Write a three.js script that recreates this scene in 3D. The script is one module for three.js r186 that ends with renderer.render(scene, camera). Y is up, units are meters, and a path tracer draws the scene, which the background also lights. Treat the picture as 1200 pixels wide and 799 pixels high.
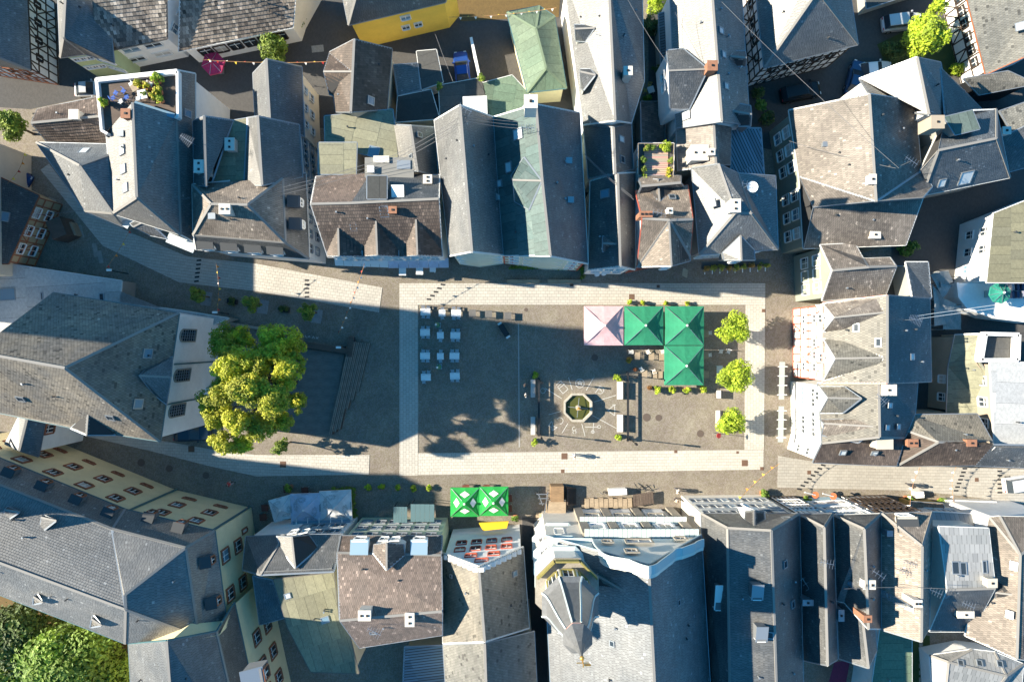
import * as THREE from 'three';
import { MarchingCubes } from 'three/addons/objects/MarchingCubes.js';
import { mergeVertices } from 'three/addons/utils/BufferGeometryUtils.js';

// ---------------------------------------------------------------- camera, sky, sun, exposure
const scene = new THREE.Scene();
const CAMH = 80;                                   // the drone hovers 80 m above the market square
const camera = new THREE.PerspectiveCamera(53.07, 1200 / 799, 1, 900);
camera.up.set(0, 0, -1); camera.position.set(0, CAMH, 0); camera.lookAt(0, 0, 0);
scene.add(camera);
const SUN = new THREE.Vector3(-1, 0.57, -0.115).normalize();
function skyTexture() {
  const W = 128, H = 64, d = new Float32Array(W * H * 4);
  for (let j = 0; j < H; j++) for (let i = 0; i < W; i++) {
    const el = ((j + 0.5) / H - 0.5) * Math.PI, k = Math.pow(1 - Math.max(0, Math.sin(el)), 3), o = (j * W + i) * 4;
    const z = [0.030, 0.21, 0.47], h = [0.13, 0.36, 0.58], s = 0.56;
    for (let c = 0; c < 3; c++) d[o + c] = (z[c] + (h[c] - z[c]) * k) * s;
    d[o + 3] = 1;
  }
  const t = new THREE.DataTexture(d, W, H, THREE.RGBAFormat, THREE.FloatType);
  t.mapping = THREE.EquirectangularReflectionMapping; t.magFilter = THREE.LinearFilter; t.needsUpdate = true;
  return t;
}
scene.background = skyTexture(); scene.environment = scene.background;
const sun = new THREE.DirectionalLight(new THREE.Color().setRGB(1, 0.895, 0.72), 5);
sun.position.copy(SUN).multiplyScalar(160); sun.castShadow = true;
sun.shadow.mapSize.set(4096, 4096);
Object.assign(sun.shadow.camera, { left: -100, right: 100, top: 80, bottom: -80, near: 1, far: 400 });
scene.add(sun); scene.add(sun.target);
const renderer = new THREE.WebGLRenderer({ antialias: true });
renderer.setSize(1024, 681); renderer.toneMapping = THREE.LinearToneMapping; renderer.toneMappingExposure = 2.85;
renderer.shadowMap.enabled = true;

// ---------------------------------------------------------------- helpers
const V = (x, y, z) => new THREE.Vector3(x, y, z);
// a surveyed point: plan position read at 0.1 m per unit on the ground, with its real height above the ground
const P = (x, y, h = 0) => V((x - 600) * 0.1 * (1 - h / CAMH), h, (y - 399.5) * 0.1 * (1 - h / CAMH));
let seed = 7; const rnd = () => { seed = (seed * 1664525 + 1013904223) >>> 0; return seed / 4294967296; };
const rr = (a, b) => a + (b - a) * rnd();
const hash = (x, y, z) => { let h = Math.imul(x | 0, 374761393) ^ Math.imul(y | 0, 668265263) ^ Math.imul(z | 0, 2147483647 ^ 362437); h = Math.imul(h ^ (h >>> 13), 1274126177); return ((h ^ (h >>> 16)) >>> 0) / 4294967296; };
function noise(x, y, z) {
  const X = Math.floor(x), Y = Math.floor(y), Z = Math.floor(z), s = t => t * t * (3 - 2 * t), u = s(x - X), v = s(y - Y), w = s(z - Z), L = (a, b, t) => a + (b - a) * t;
  const q = (i, j, k) => hash(X + i, Y + j, Z + k);
  return L(L(L(q(0, 0, 0), q(1, 0, 0), u), L(q(0, 1, 0), q(1, 1, 0), u), v), L(L(q(0, 0, 1), q(1, 0, 1), u), L(q(0, 1, 1), q(1, 1, 1), u), v), w);
}
const fbm = (x, y, z) => noise(x, y, z) * .55 + noise(x * 2.1, y * 2.1, z * 2.1) * .3 + noise(x * 4.3, y * 4.3, z * 4.3) * .15;
const names = {};
const numbered = n => { const k = names[n] = (names[n] ?? -1) + 1; return k ? n + '_' + String(k).padStart(3, '0') : n; };

class Acc {                                            // collects flat faces, turned into one geometry
  constructor() { this.p = []; this.c = []; this.hasC = false; }
  tri(a, b, c, col) { this.p.push(a.x, a.y, a.z, b.x, b.y, b.z, c.x, c.y, c.z); const k = col || [1, 1, 1]; if (col) this.hasC = true; this.c.push(...k, ...k, ...k); }
  poly(pts, col) {                                      // any planar polygon
    if (pts.length === 3) return this.tri(...pts, col);
    const n = newell(pts), ax = Math.abs(n.y) > .5 ? V(1, 0, 0) : V(0, 1, 0), u = ax.clone().cross(n).normalize(), w = n.clone().cross(u);
    const q = pts.map(p => new THREE.Vector2(p.dot(u), p.dot(w)));
    for (const [i, j, k] of THREE.ShapeUtils.triangulateShape(q, [])) this.tri(pts[i], pts[j], pts[k], col);
  }
  quad(a, b, c, d, col) { this.tri(a, b, c, col); this.tri(a, c, d, col); }
  frame(o, X, Y, Z, sx, sy, sz, col) {                   // box centred at o with axes X Y Z
    const q = (i, j, k) => o.clone().addScaledVector(X, i * sx / 2).addScaledVector(Y, j * sy / 2).addScaledVector(Z, k * sz / 2);
    const F = [[[1, -1, -1], [1, 1, -1], [1, 1, 1], [1, -1, 1]], [[-1, -1, 1], [-1, 1, 1], [-1, 1, -1], [-1, -1, -1]], [[-1, 1, 1], [1, 1, 1], [1, 1, -1], [-1, 1, -1]], [[-1, -1, -1], [1, -1, -1], [1, -1, 1], [-1, -1, 1]], [[-1, -1, 1], [1, -1, 1], [1, 1, 1], [-1, 1, 1]], [[1, -1, -1], [-1, -1, -1], [-1, 1, -1], [1, 1, -1]]];
    for (const f of F) this.quad(...f.map(t => q(...t)), col);
    return this;
  }
  box(x, y, z, sx, sy, sz, rot = 0, col) { const c = Math.cos(rot), s = Math.sin(rot); return this.frame(V(x, y, z), V(c, 0, -s), V(0, 1, 0), V(s, 0, c), sx, sy, sz, col); }
  beam(a, b, w, h, col, up = V(0, 1, 0)) {
    const X = b.clone().sub(a), L = X.length(); if (L < 1e-4) return this; X.divideScalar(L);
    let Z = X.clone().cross(up); if (Z.lengthSq() < 1e-6) Z = V(0, 0, 1); Z.normalize(); const Y = Z.clone().cross(X);
    return this.frame(a.clone().add(b).multiplyScalar(.5), X, Y, Z, L, h, w, col);
  }
  tube(a, b, r0, r1, n = 6, col, cap = true) {
    const X = b.clone().sub(a).normalize(), U = (Math.abs(X.y) > .9 ? V(1, 0, 0) : V(0, 1, 0)).cross(X).normalize(), W = X.clone().cross(U);
    const q = (o, r, i) => o.clone().addScaledVector(U, r * Math.cos(i * 2 * Math.PI / n)).addScaledVector(W, r * Math.sin(i * 2 * Math.PI / n));
    for (let i = 0; i < n; i++) { this.quad(q(a, r0, i), q(a, r0, i + 1), q(b, r1, i + 1), q(b, r1, i), col); if (cap) { this.tri(b, q(b, r1, i), q(b, r1, i + 1), col); this.tri(a, q(a, r0, i + 1), q(a, r0, i), col); } }
    return this;
  }
  prism(pts, y0, y1, col) {                              // plan polygon of Vector3 (y ignored)
    const t = pts.map(p => V(p.x, y1, p.z)), b = pts.map(p => V(p.x, y0, p.z)); let A = 0; pts.forEach((p, i) => { const q = pts[(i + 1) % pts.length]; A += p.x * q.z - q.x * p.z; });
    if (A > 0) { t.reverse(); b.reverse(); }
    this.poly(t, col); const n = t.length; for (let i = 0; i < n; i++) { const j = (i + 1) % n; this.quad(b[i], b[j], t[j], t[i], col); }
    return this;
  }
  geo(origin) {
    const p = new Float32Array(this.p), g = new THREE.BufferGeometry(), uv = new Float32Array(p.length / 3 * 2), nn = new Float32Array(p.length), a = V(), b = V(), c = V(), n = V();
    for (let i = 0; i < p.length; i += 9) {
      a.fromArray(p, i); b.fromArray(p, i + 3); c.fromArray(p, i + 6); n.copy(b).sub(a).cross(V(c.x - a.x, c.y - a.y, c.z - a.z)).normalize();
      const hx = Math.abs(n.x), hy = Math.abs(n.y), hz = Math.abs(n.z);
      for (let k = 0; k < 3; k++) {
        const x = p[i + k * 3], y = p[i + k * 3 + 1], z = p[i + k * 3 + 2], o = (i / 3 + k) * 2;
        nn.set([n.x, n.y, n.z], i + k * 3);
        if (hy > .75) { uv[o] = x; uv[o + 1] = z; } else if (hx > hz) { uv[o] = z; uv[o + 1] = y; } else { uv[o] = x; uv[o + 1] = y; }
      }
    }
    if (origin) for (let i = 0; i < p.length; i += 3) { p[i] -= origin.x; p[i + 1] -= origin.y; p[i + 2] -= origin.z; }
    g.setAttribute('position', new THREE.BufferAttribute(p, 3)); g.setAttribute('normal', new THREE.BufferAttribute(nn, 3)); g.setAttribute('uv', new THREE.BufferAttribute(uv, 2));
    if (this.hasC) g.setAttribute('color', new THREE.BufferAttribute(new Float32Array(this.c), 3));
    return g;
  }
}
function newell(pts) { const n = V(); pts.forEach((p, i) => { const q = pts[(i + 1) % pts.length]; n.x += (p.y - q.y) * (p.z + q.z); n.y += (p.z - q.z) * (p.x + q.x); n.z += (p.x - q.x) * (p.y + q.y); }); return n.normalize(); }

// a part: child of parent thing, geometry in world coordinates, shifted to the thing's base point
function part(name, acc, mat, parent) {
  let root = parent; const off = V(); while (root) { off.add(root.position); root = root.parent; }
  const m = new THREE.Mesh(acc instanceof Acc ? acc.geo(off) : acc, mat); m.name = name; m.castShadow = m.receiveShadow = true; parent.add(m); return m;
}
function thing(name, label, category, pos = V(0, 0, 0), group) {
  const o = new THREE.Group(); o.name = numbered(name); o.position.copy(pos); o.userData = { label, category }; if (group) o.userData.group = group; scene.add(o); return o;
}
function one(name, label, category, acc, mat, group, origin) {   // a thing that is a single mesh
  const o = origin || V(0, 0, 0), m = new THREE.Mesh(acc instanceof Acc ? acc.geo(o) : acc, mat); m.position.copy(o); m.name = numbered(name); m.castShadow = m.receiveShadow = true;
  m.userData = { label, category }; if (group) m.userData.group = group; scene.add(m); return m;
}
function structure(name, acc, mat) { const m = new THREE.Mesh(acc.geo(), mat); m.name = numbered(name); m.receiveShadow = m.castShadow = true; m.userData = { kind: 'structure' }; scene.add(m); return m; }
function copyOf(o, label, group) { const c = o.clone(); c.name = numbered(o.name.replace(/_\d{3}$/, '')); c.userData = { ...o.userData }; if (label) c.userData.label = label; if (group) c.userData.group = group; scene.add(c); return c; }

// ---------------------------------------------------------------- textures and materials
function tex(N, size, fn, srgb) {
  const d = new Uint8Array(N * N * 4);
  for (let j = 0; j < N; j++) for (let i = 0; i < N; i++) { const v = fn(i / N, j / N), o = (j * N + i) * 4; for (let c = 0; c < 3; c++) d[o + c] = Math.max(0, Math.min(255, (Array.isArray(v) ? v[c] : v) * 255)); d[o + 3] = 255; }
  const t = new THREE.DataTexture(d, N, N); t.wrapS = t.wrapT = THREE.RepeatWrapping; t.magFilter = THREE.LinearFilter; t.minFilter = THREE.LinearMipmapLinearFilter; t.generateMipmaps = true; t.repeat.set(1 / size, 1 / size);
  if (srgb) t.colorSpace = THREE.SRGBColorSpace; t.needsUpdate = true; return t;
}
const wrapN = (f, x, y, s) => { // tileable value noise
  const X = Math.floor(x * f), Y = Math.floor(y * f), sm = t => t * t * (3 - 2 * t), u = sm(x * f - X), v = sm(y * f - Y), q = (i, j) => hash((X + i) % f, (Y + j) % f, s);
  return (q(0, 0) * (1 - u) + q(1, 0) * u) * (1 - v) + (q(0, 1) * (1 - u) + q(1, 1) * u) * v;
};
const plasterTex = tex(256, 5, (x, y) => { const n = wrapN(6, x, y, 1) * .5 + wrapN(24, x, y, 2) * .3 + wrapN(110, x, y, 3) * .2; return .92 + .08 * n; }, true);
const grainBump = tex(256, 2.5, (x, y) => wrapN(40, x, y, 4) * .5 + wrapN(120, x, y, 5) * .5);
const fineTex = tex(256, 3, (x, y) => .8 + .2 * (wrapN(16, x, y, 11) * .4 + wrapN(64, x, y, 12) * .6), true);
const clothTex = tex(256, 4.5, (x, y) => .80 + .20 * (wrapN(5, x, y, 41) * .45 + wrapN(18, x, y, 42) * .3 + wrapN(90, x, y, 43) * .25), true), clothBump = tex(256, 2.2, (x, y) => wrapN(7, x, y * .5, 44) * .7 + wrapN(30, x, y, 45) * .3);
const woodTex = tex(256, 2, (x, y) => .72 + .28 * (wrapN(4, x, y, 13) * .3 + wrapN(128, y, x * .06, 14) * .7), true);
// small paving setts, about 11 cm, laid in loose rows: far too small to tell apart from here
const CN = 110;
function cobble(x, y) {
  const X = Math.floor(x * CN), Y = Math.floor(y * CN); let d1 = 9, d2 = 9, id = 0;
  for (let j = -1; j < 2; j++) for (let i = -1; i < 2; i++) { const a = (X + i + CN) % CN, b = (Y + j + CN) % CN, px = X + i + .25 + .5 * hash(a, b, 21), py = Y + j + .25 + .5 * hash(a, b, 22), d = Math.hypot(px - x * CN, py - y * CN); if (d < d1) { d2 = d1; d1 = d; id = hash(a, b, 23); } else if (d < d2) d2 = d; }
  return [Math.min(1, (d2 - d1) * 5), id];
}
const cobbleTex = tex(1024, 12, (x, y) => { const [e, id] = cobble(x, y), b = wrapN(8, x, y, 24) * .5 + wrapN(30, x, y, 25) * .5, v = (.66 + .13 * id + .12 * b) * (.86 + .14 * e); return [v * 1.0, v * (.965 + .03 * b), v * (.90 + .08 * id)]; }, true);
const cobbleBump = tex(1024, 12, (x, y) => cobble(x, y)[0] * .8 + .2 * wrapN(200, x, y, 26));
const rgb = (r, g, b) => new THREE.Color().setRGB(r, g, b);
const std = (r, g, b, o = {}) => new THREE.MeshStandardMaterial({ color: rgb(r, g, b), roughness: .85, ...o });
const plaster = (r, g, b) => std(r, g, b, { map: plasterTex, bumpMap: grainBump, bumpScale: .004, roughness: .92 });
const M = {
  white: plaster(.88, .875, .86), cream: plaster(.86, .74, .46), yellow: plaster(.90, .62, .10), green: plaster(.52, .60, .33), mint: plaster(.55, .70, .62), beige: plaster(.56, .51, .42), greywall: plaster(.34, .34, .31), slatewall: plaster(.16, .17, .18), ochre: plaster(.50, .34, .12), pink: plaster(.72, .42, .36), blue: plaster(.42, .62, .76), palegreen: plaster(.60, .64, .46), greenslate: plaster(.27, .30, .25), tanwall: plaster(.40, .33, .25), ivory: plaster(.82, .78, .70), sand: plaster(.46, .36, .22),
  dark: std(.02, .022, .026), black: std(.012, .013, .015, { roughness: .6 }), iron: std(.03, .032, .036, { roughness: .5, metalness: .6 }), steel: std(.45, .47, .5, { roughness: .35, metalness: .8 }), zinc: std(.30, .33, .36, { roughness: .45, metalness: .5 }), whitePaint: std(.78, .78, .76, { roughness: .55 }), whiteTrim: std(.62, .62, .60), teal: std(.07, .16, .18, { roughness: .5 }), blueMetal: std(.30, .42, .50, { roughness: .4, metalness: .3 }), lid: std(.05, .055, .06), copper: std(.20, .33, .30, { roughness: .55 }),
  brown: std(.30, .11, .055), redTimber: std(.40, .09, .055), darkTimber: std(.045, .030, .022), greyTimber: std(.12, .11, .10), wood: std(.34, .22, .12, { map: woodTex }), darkWood: std(.13, .095, .075, { map: woodTex }), palewood: std(.46, .36, .25, { map: woodTex }),
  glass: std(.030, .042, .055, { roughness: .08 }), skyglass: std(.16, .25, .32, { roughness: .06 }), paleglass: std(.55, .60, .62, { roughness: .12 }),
  brick: std(.36, .17, .10, { map: fineTex }), chimneyWhite: plaster(.66, .62, .55), pot: std(.40, .16, .08), curtain: std(.50, .49, .46, { roughness: .3 }), soil: std(.05, .035, .02),
  rubber: std(.015, .015, .015), gold: std(.65, .38, .10, { roughness: .35, metalness: .7 }), red: std(.45, .03, .03, { roughness: .5 }), orange: std(.75, .25, .03), yellowFlag: std(.8, .6, .06), whiteFlag: std(.8, .8, .78), greenFlag: std(.05, .35, .1), blueFlag: std(.06, .15, .5),
  stone: std(.36, .33, .28, { map: fineTex, bumpMap: grainBump, bumpScale: .01 }), chalk: std(.66, .65, .61, { map: fineTex }),
  water: new THREE.MeshPhysicalMaterial({ color: rgb(.07, .075, .02), roughness: .06, ior: 1.33 }),
  roofT: new THREE.MeshStandardMaterial({ vertexColors: true, roughness: .62 }), slateT: new THREE.MeshPhysicalMaterial({ vertexColors: true, roughness: .5, ior: 1.85 }), metalT: new THREE.MeshStandardMaterial({ vertexColors: true, roughness: .42, metalness: .35 }), flatT: new THREE.MeshStandardMaterial({ vertexColors: true, roughness: .75, map: fineTex }),
  vc: new THREE.MeshStandardMaterial({ vertexColors: true, roughness: .85 }),
};
// roof coverings: tile width, course height, thickness, two tones, tone spread, odd pale pieces
const RT = {
  slate: { w: .25, h: .21, t: .032, a: [.056, .062, .068], b: [.090, .092, .092], j: .20, s: .02, m: 'slateT', rand: 1 },
  light: { w: .27, h: .23, t: .030, a: [.120, .125, .128], b: [.155, .156, .153], j: .16, s: .01, m: 'slateT', rand: 1 },
  dark: { w: .30, h: .26, t: .022, a: [.038, .042, .047], b: [.062, .064, .067], j: .34, s: .025, m: 'slateT', rand: 1 },
  blue: { w: .30, h: .26, t: .022, a: [.030, .048, .068], b: [.044, .060, .078], j: .26, s: .01, m: 'slateT', rand: 1 },
  brown: { w: .24, h: .37, t: .065, a: [.072, .054, .044], b: [.115, .090, .075], j: .24, s: .03, m: 'roofT' },
  tan: { w: .22, h: .30, t: .042, a: [.155, .133, .114], b: [.205, .178, .152], j: .2, s: .02, m: 'roofT' },
  ochre: { w: .30, h: .30, t: .03, a: [.25, .172, .105], b: [.20, .148, .105], j: .16, s: .0, m: 'roofT', d: .03 },
  church: { w: .27, h: .27, t: .03, a: [.205, .170, .128], b: [.145, .128, .108], j: .18, s: .004, m: 'roofT', d: .04 },
  olive: { w: .27, h: .27, t: .03, a: [.190, .178, .150], b: [.148, .142, .124], j: .16, s: .0, m: 'roofT', d: .03 },
  rose: { w: .22, h: .27, t: .032, a: [.178, .136, .113], b: [.150, .118, .100], j: .2, s: .03, m: 'roofT' },
  pan: { w: .34, h: .40, t: .07, a: [.22, .185, .15], b: [.13, .105, .085], j: .55, s: .06, m: 'roofT' },
  sheet: { w: 1.0, h: 2.6, t: .014, a: [.26, .25, .165], b: [.21, .205, .145], j: .10, s: 0, m: 'flatT' },
  gsheet: { w: .95, h: 2.4, t: .014, a: [.13, .19, .125], b: [.16, .215, .14], j: .10, s: 0, m: 'flatT' },
  teal: { w: .9, h: 2.2, t: .016, a: [.090, .145, .140], b: [.125, .17, .16], j: .12, s: 0, m: 'flatT' },
  metal: { w: .30, h: 40, t: .05, a: [.10, .16, .21], b: [.12, .185, .23], j: .18, s: 0, m: 'metalT', gap: .04 },
  greyflat: { w: 1.2, h: 3, t: .012, a: [.075, .075, .072], b: [.10, .097, .09], j: .12, s: 0, m: 'flatT' },
  darkflat: { w: 1.2, h: 3, t: .012, a: [.045, .05, .05], b: [.065, .068, .066], j: .15, s: 0, m: 'flatT' },
  white: { w: 2.2, h: 9, t: .010, a: [.50, .50, .49], b: [.42, .425, .43], j: .05, s: 0, m: 'flatT' },
  pale: { w: .5, h: .9, t: .018, a: [.26, .255, .24], b: [.31, .30, .285], j: .14, s: 0, m: 'slateT' },
};
const baseDark = std(.035, .035, .036);
function clip(poly, ax, lim, sign) {                     // keep sign*(coord-lim) >= 0
  const out = [], n = poly.length;
  for (let i = 0; i < n; i++) { const a = poly[i], b = poly[(i + 1) % n], da = sign * (a[ax] - lim), db = sign * (b[ax] - lim); if (da >= 0) out.push(a); if ((da > 0 && db < 0) || (da < 0 && db > 0)) { const t = da / (da - db); out.push([a[0] + (b[0] - a[0]) * t, a[1] + (b[1] - a[1]) * t]); } }
  return out;
}
function planeOf(pts) {
  const n = newell(pts); if (n.y < 0) n.negate();
  const hz = Math.hypot(n.x, n.z); let d;
  if (hz > .03) d = V(n.x * n.y, -hz * hz, n.z * n.y).normalize(); else { d = pts[1].clone().sub(pts[0]); d.addScaledVector(n, -d.dot(n)).normalize(); }
  return { o: pts[0], n, d, a: n.clone().cross(d) };
}
let TONE = [1, 1, 1], PH = 0;   // each roof has its own batch tone
function tiles(acc, pts, T, hint) {
  let pl = planeOf(pts);
  if (pts.length > 3 && pts.some(p => Math.abs(p.clone().sub(pl.o).dot(pl.n)) > .015)) {
    const q = pts.map(p => new THREE.Vector2(p.x, p.z)); for (const f of THREE.ShapeUtils.triangulateShape(q, [])) tiles(acc, f.map(i => pts[i]), T, pl); return;
  }
  if (hint) { pl.d = hint.d.clone().addScaledVector(pl.n, -hint.d.dot(pl.n)).normalize(); pl.a = pl.n.clone().cross(pl.d); pl.o = hint.o.clone().addScaledVector(pl.n, -hint.o.clone().sub(pts[0]).dot(pl.n)); }
  const { o, n, d, a } = pl, q = pts.map(p => { const r = p.clone().sub(o); return [r.dot(a), r.dot(d)]; });
  const v0 = Math.min(...q.map(t => t[1])), v1 = Math.max(...q.map(t => t[1])), gap = T.gap || .012;
  const at = (u, v, k) => V(o.x + a.x * u + d.x * v + n.x * k, o.y + a.y * u + d.y * v + n.y * k, o.z + a.z * u + d.z * v + n.z * k);
  const r0 = Math.floor(v0 / T.h), r1 = Math.ceil(v1 / T.h);
  for (let r = r0; r < r1; r++) {
    const lo = r * T.h, hi = lo + T.h; let band = clip(clip(q, 1, lo, 1), 1, hi, -1); if (band.length < 3) continue;
    const u0 = Math.min(...band.map(t => t[0])), u1 = Math.max(...band.map(t => t[0]));
    const rowT = 1 + .14 * (rnd() - .5); let u = Math.floor(u0 / T.w) * T.w - (r & 1) * T.w * .5 - (T.rand ? rnd() * T.w * .6 : 0);
    while (u < u1) {
      const w = T.w * (T.rand ? .72 + .56 * rnd() : 1), c = clip(clip(band, 0, u + gap, 1), 0, u + w - gap, -1); u += w;
      if (c.length < 3) continue;
      const m = at(c[0][0], c[0][1], 0), pn = fbm(m.x * .55 + PH, m.y * .55, m.z * .55), big = .76 + .48 * noise(m.x * .19 + PH, m.y * .16, m.z * .16), mixv = Math.max(0, Math.min(1, (pn - .35) * 3.2)), br = 1 + T.j * (rnd() * 2 - 1) * (rnd() < .2 ? 1.5 : 1);
      const pale = rnd() < T.s ? 1.9 : rnd() < (T.d || 0) ? .45 : 1, col = [0, 1, 2].map(k => (T.a[k] + (T.b[k] - T.a[k]) * mixv) * br * pale * big * rowT * TONE[k]), lift = rnd() * .006;
      const tp = c.map(t => at(t[0], t[1], .010 + lift + T.t * (t[1] - lo) / T.h));
      for (let i = 1; i + 1 < tp.length; i++) acc.tri(tp[0], tp[i], tp[i + 1], col);
      for (let i = 0; i < c.length; i++) { const j = (i + 1) % c.length; if (Math.abs(c[i][1] - hi) < 1e-6 && Math.abs(c[j][1] - hi) < 1e-6) acc.quad(tp[j], tp[i], at(c[i][0], c[i][1], 0), at(c[j][0], c[j][1], 0), col); }
    }
  }
}
const parseV = s => { const o = {}; for (const t of s.trim().split(/\s+/)) { const m = t.split(','); o[m[0][0]] = [+m[0].slice(1), +m[1], +m[2]]; } return o; };

// ---------------------------------------------------------------- windows
const winCache = {};
function winGeo(w, h, st) {
  const k = [w, h, st].join(); if (winCache[k]) return winCache[k];
  const b = st === 'surround' ? .18 : .1, f = new Acc(), z = .05;
  f.box(-w / 2 - b / 2, 0, z, b, h + 2 * b, .12); f.box(w / 2 + b / 2, 0, z, b, h + 2 * b, .12); f.box(0, h / 2 + b / 2, z, w, b, .12); f.box(0, -h / 2 - b / 2, z + .03, w, b, .2);
  const bars = new Acc(); bars.box(0, 0, .035, .07, h, .05); bars.box(0, h * .18, .036, w, .06, .045); if (st === 'surround' || w > 1.3) { bars.box(-w / 2 + .04, 0, .034, .08, h, .05); bars.box(w / 2 - .04, 0, .034, .08, h, .05); }
  const p = new Acc(); p.box(0, 0, .006, w, h, .02);
  return winCache[k] = { f: f.geo(), b: bars.geo(), p: p.geo() };
}
function windowAt(parent, pos, ang, w, h, fm, st, pane) {
  const g = winGeo(w, h, st), o = new THREE.Mesh(g.f, fm), hv = hash(Math.round(pos.x * 9), Math.round(pos.y * 9), Math.round(pos.z * 9)); if (!pane && hv < .22) pane = M.curtain; else if (!pane && hv < .38) pane = M.skyglass; o.name = 'window'; o.position.copy(pos); for (let r = parent; r; r = r.parent) o.position.sub(r.position); o.rotation.y = ang; o.castShadow = o.receiveShadow = true; parent.add(o);
  const s = new THREE.Mesh(g.b, M.whitePaint); s.name = 'sash'; o.add(s); const p = new THREE.Mesh(g.p, pane || M.glass); p.name = 'pane'; o.add(p); return o;
}

// ---------------------------------------------------------------- buildings
function house(name, label, o) {
  const v = parseV(o.v), w = {}; for (const k in v) w[k] = P(...v[k]);
  const ol = [...o.o], base = V(); ol.forEach(k => base.add(V(w[k].x, 0, w[k].z))); base.divideScalar(ol.length);
  const B = thing(name, label, o.cat || 'house', base); B.v = v; B.w = w; B.o = o;
  const hk = Object.keys(names).length, ht = .88 + .24 * hash(hk, 3, names[name] + 5), hu = hash(hk, 4, names[name] + 9) - .5; TONE = [ht * (1 + .10 * hu), ht, ht * (1 - .12 * hu)]; PH = hash(hk, 8, 1) * 50;
  // walls under the outline, set back under the eaves
  const inset = o.inset ?? .28, pl = ol.map(k => w[k]); let A = 0; pl.forEach((p, i) => { const q = pl[(i + 1) % pl.length]; A += p.x * q.z - q.x * p.z; }); const sg = A > 0 ? 1 : -1; B.sg = sg;
  const nrm = (a, b) => { const d = V(b.x - a.x, 0, b.z - a.z).normalize(); return V(d.z * sg, 0, -d.x * sg); };  // outward
  const ins = {}; ol.forEach((k, i) => { const n1 = nrm(pl[(i + pl.length - 1) % pl.length], pl[i]), n2 = nrm(pl[i], pl[(i + 1) % pl.length]), b = n1.clone().add(n2); const L = Math.max(.35, b.lengthSq() / 2); b.multiplyScalar(inset / L); ins[k] = pl[i].clone().sub(b); ins[k].y -= .10; });
  B.ins = ins; B.nrm = nrm;
  const wa = new Acc(); ol.forEach((k, i) => { const a = ins[k], b = ins[ol[(i + 1) % ol.length]], a0 = V(a.x, 0, a.z), b0 = V(b.x, 0, b.z); if (sg > 0) wa.quad(a0, a, b, b0); else wa.quad(a0, b0, b, a); });
  B.wall = part('wall', wa, M[o.wall || 'white'], B);
  // roof deck, covering, ridges and eaves
  B.faces = []; const deck = new Acc(), byT = {}, edges = {};
  for (const tk of o.f.trim().split(/\s+/)) {
    const [ks, ty] = tk.split(':'), pts = [...ks].map(k => w[k]), T = RT[ty]; if (!T) throw new Error('roof ' + tk);
    const pr = [...pts]; if (newell(pr).y < 0) pr.reverse();
    const plan = planeOf(pr); if (pr.length > 3 && pr.some(p => Math.abs(p.clone().sub(plan.o).dot(plan.n)) > .015)) { for (const f of THREE.ShapeUtils.triangulateShape(pr.map(p => new THREE.Vector2(p.x, p.z)), [])) deck.tri(...f.map(i => pr[i])); } else deck.poly(pr);
    (byT[ty] ||= []).push(pr); B.faces.push({ px: [...ks].map(k => v[k]), pts: pr, ...plan, ty });
    [...ks].forEach((k, i) => { const j = [...ks][(i + 1) % ks.length], e = k < j ? k + j : j + k; (edges[e] ||= []).push(plan); });
  }
  B.roof = part('roof', deck, baseDark, B);
  for (const ty in byT) { const a = new Acc(); byT[ty].forEach(p => tiles(a, p, RT[ty])); const m = part('roof_covering', a, M[RT[ty].m], B.roof); m.userData.kind = 'stuff'; }
  
  for (const e in edges) if (edges[e].length === 2) {
    const [p, q] = edges[e], a = w[e[0]], b = w[e[1]]; if (p.n.dot(q.n) > .995) continue;
    const mid = a.clone().add(b).multiplyScalar(.5), cen = f => { const F = B.faces.find(t => t.n === f.n); return F.pts.reduce((s, t) => s.add(t), V()).divideScalar(F.pts.length); };
    const concave = cen(p).sub(mid).dot(q.n) > .02, up = p.n.clone().add(q.n).normalize(), k = new Acc();
    k.beam(a.clone().addScaledVector(up, .05), b.clone().addScaledVector(up, .05), concave ? .22 : .24, concave ? .03 : .07, null, up); part(concave ? 'valley_flashing' : 'ridge_cap', k, concave ? M.zinc : o.cap ? M[o.cap] : M.ridge, B.roof);
  }
  for (const F of B.faces) { const A = Math.abs(F.pts.reduce((s, p, i) => { const q = F.pts[(i + 1) % F.pts.length]; return s + p.x * q.z - q.x * p.z; }, 0)) / 2; for (let i = 0; i < Math.min(3, Math.floor(A / 18)); i++) { const c = F.pts.reduce((s, p) => s.add(p), V()).divideScalar(F.pts.length), q = c.lerp(F.pts[Math.floor(rnd() * F.pts.length)], rr(.1, .6)), a = new Acc(); a.tube(q, V(q.x, q.y + .38, q.z), .07, .06, 7); a.tube(V(q.x, q.y + .38, q.z), V(q.x, q.y + .45, q.z), .11, .09, 7); part('vent_pipe', a, rnd() < .5 ? M.zinc : M.lid, B); } }
  const ea = new Acc(); ol.forEach((k, i) => { const a = w[k].clone(), b = w[ol[(i + 1) % ol.length]].clone(); a.y -= .07; b.y -= .07; ea.beam(a, b, .16, .15); });
  part('eave_trim', ea, M[o.trim || 'zinc'], B.roof);
  for (const s of o.win || []) windows(B, ...s);
  for (const s of o.tim || []) timber(B, ...s);
  for (const s of o.sky || []) skylight(B, ...s);
  for (const s of o.chim || []) chimney(B, ...s);
  for (const s of o.dor || []) dormer(B, ...s);
  for (const s of o.box || []) boxDormer(B, ...s);
  for (const s of o.ant || []) antenna(B, ...s);
  return B;
}
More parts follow.
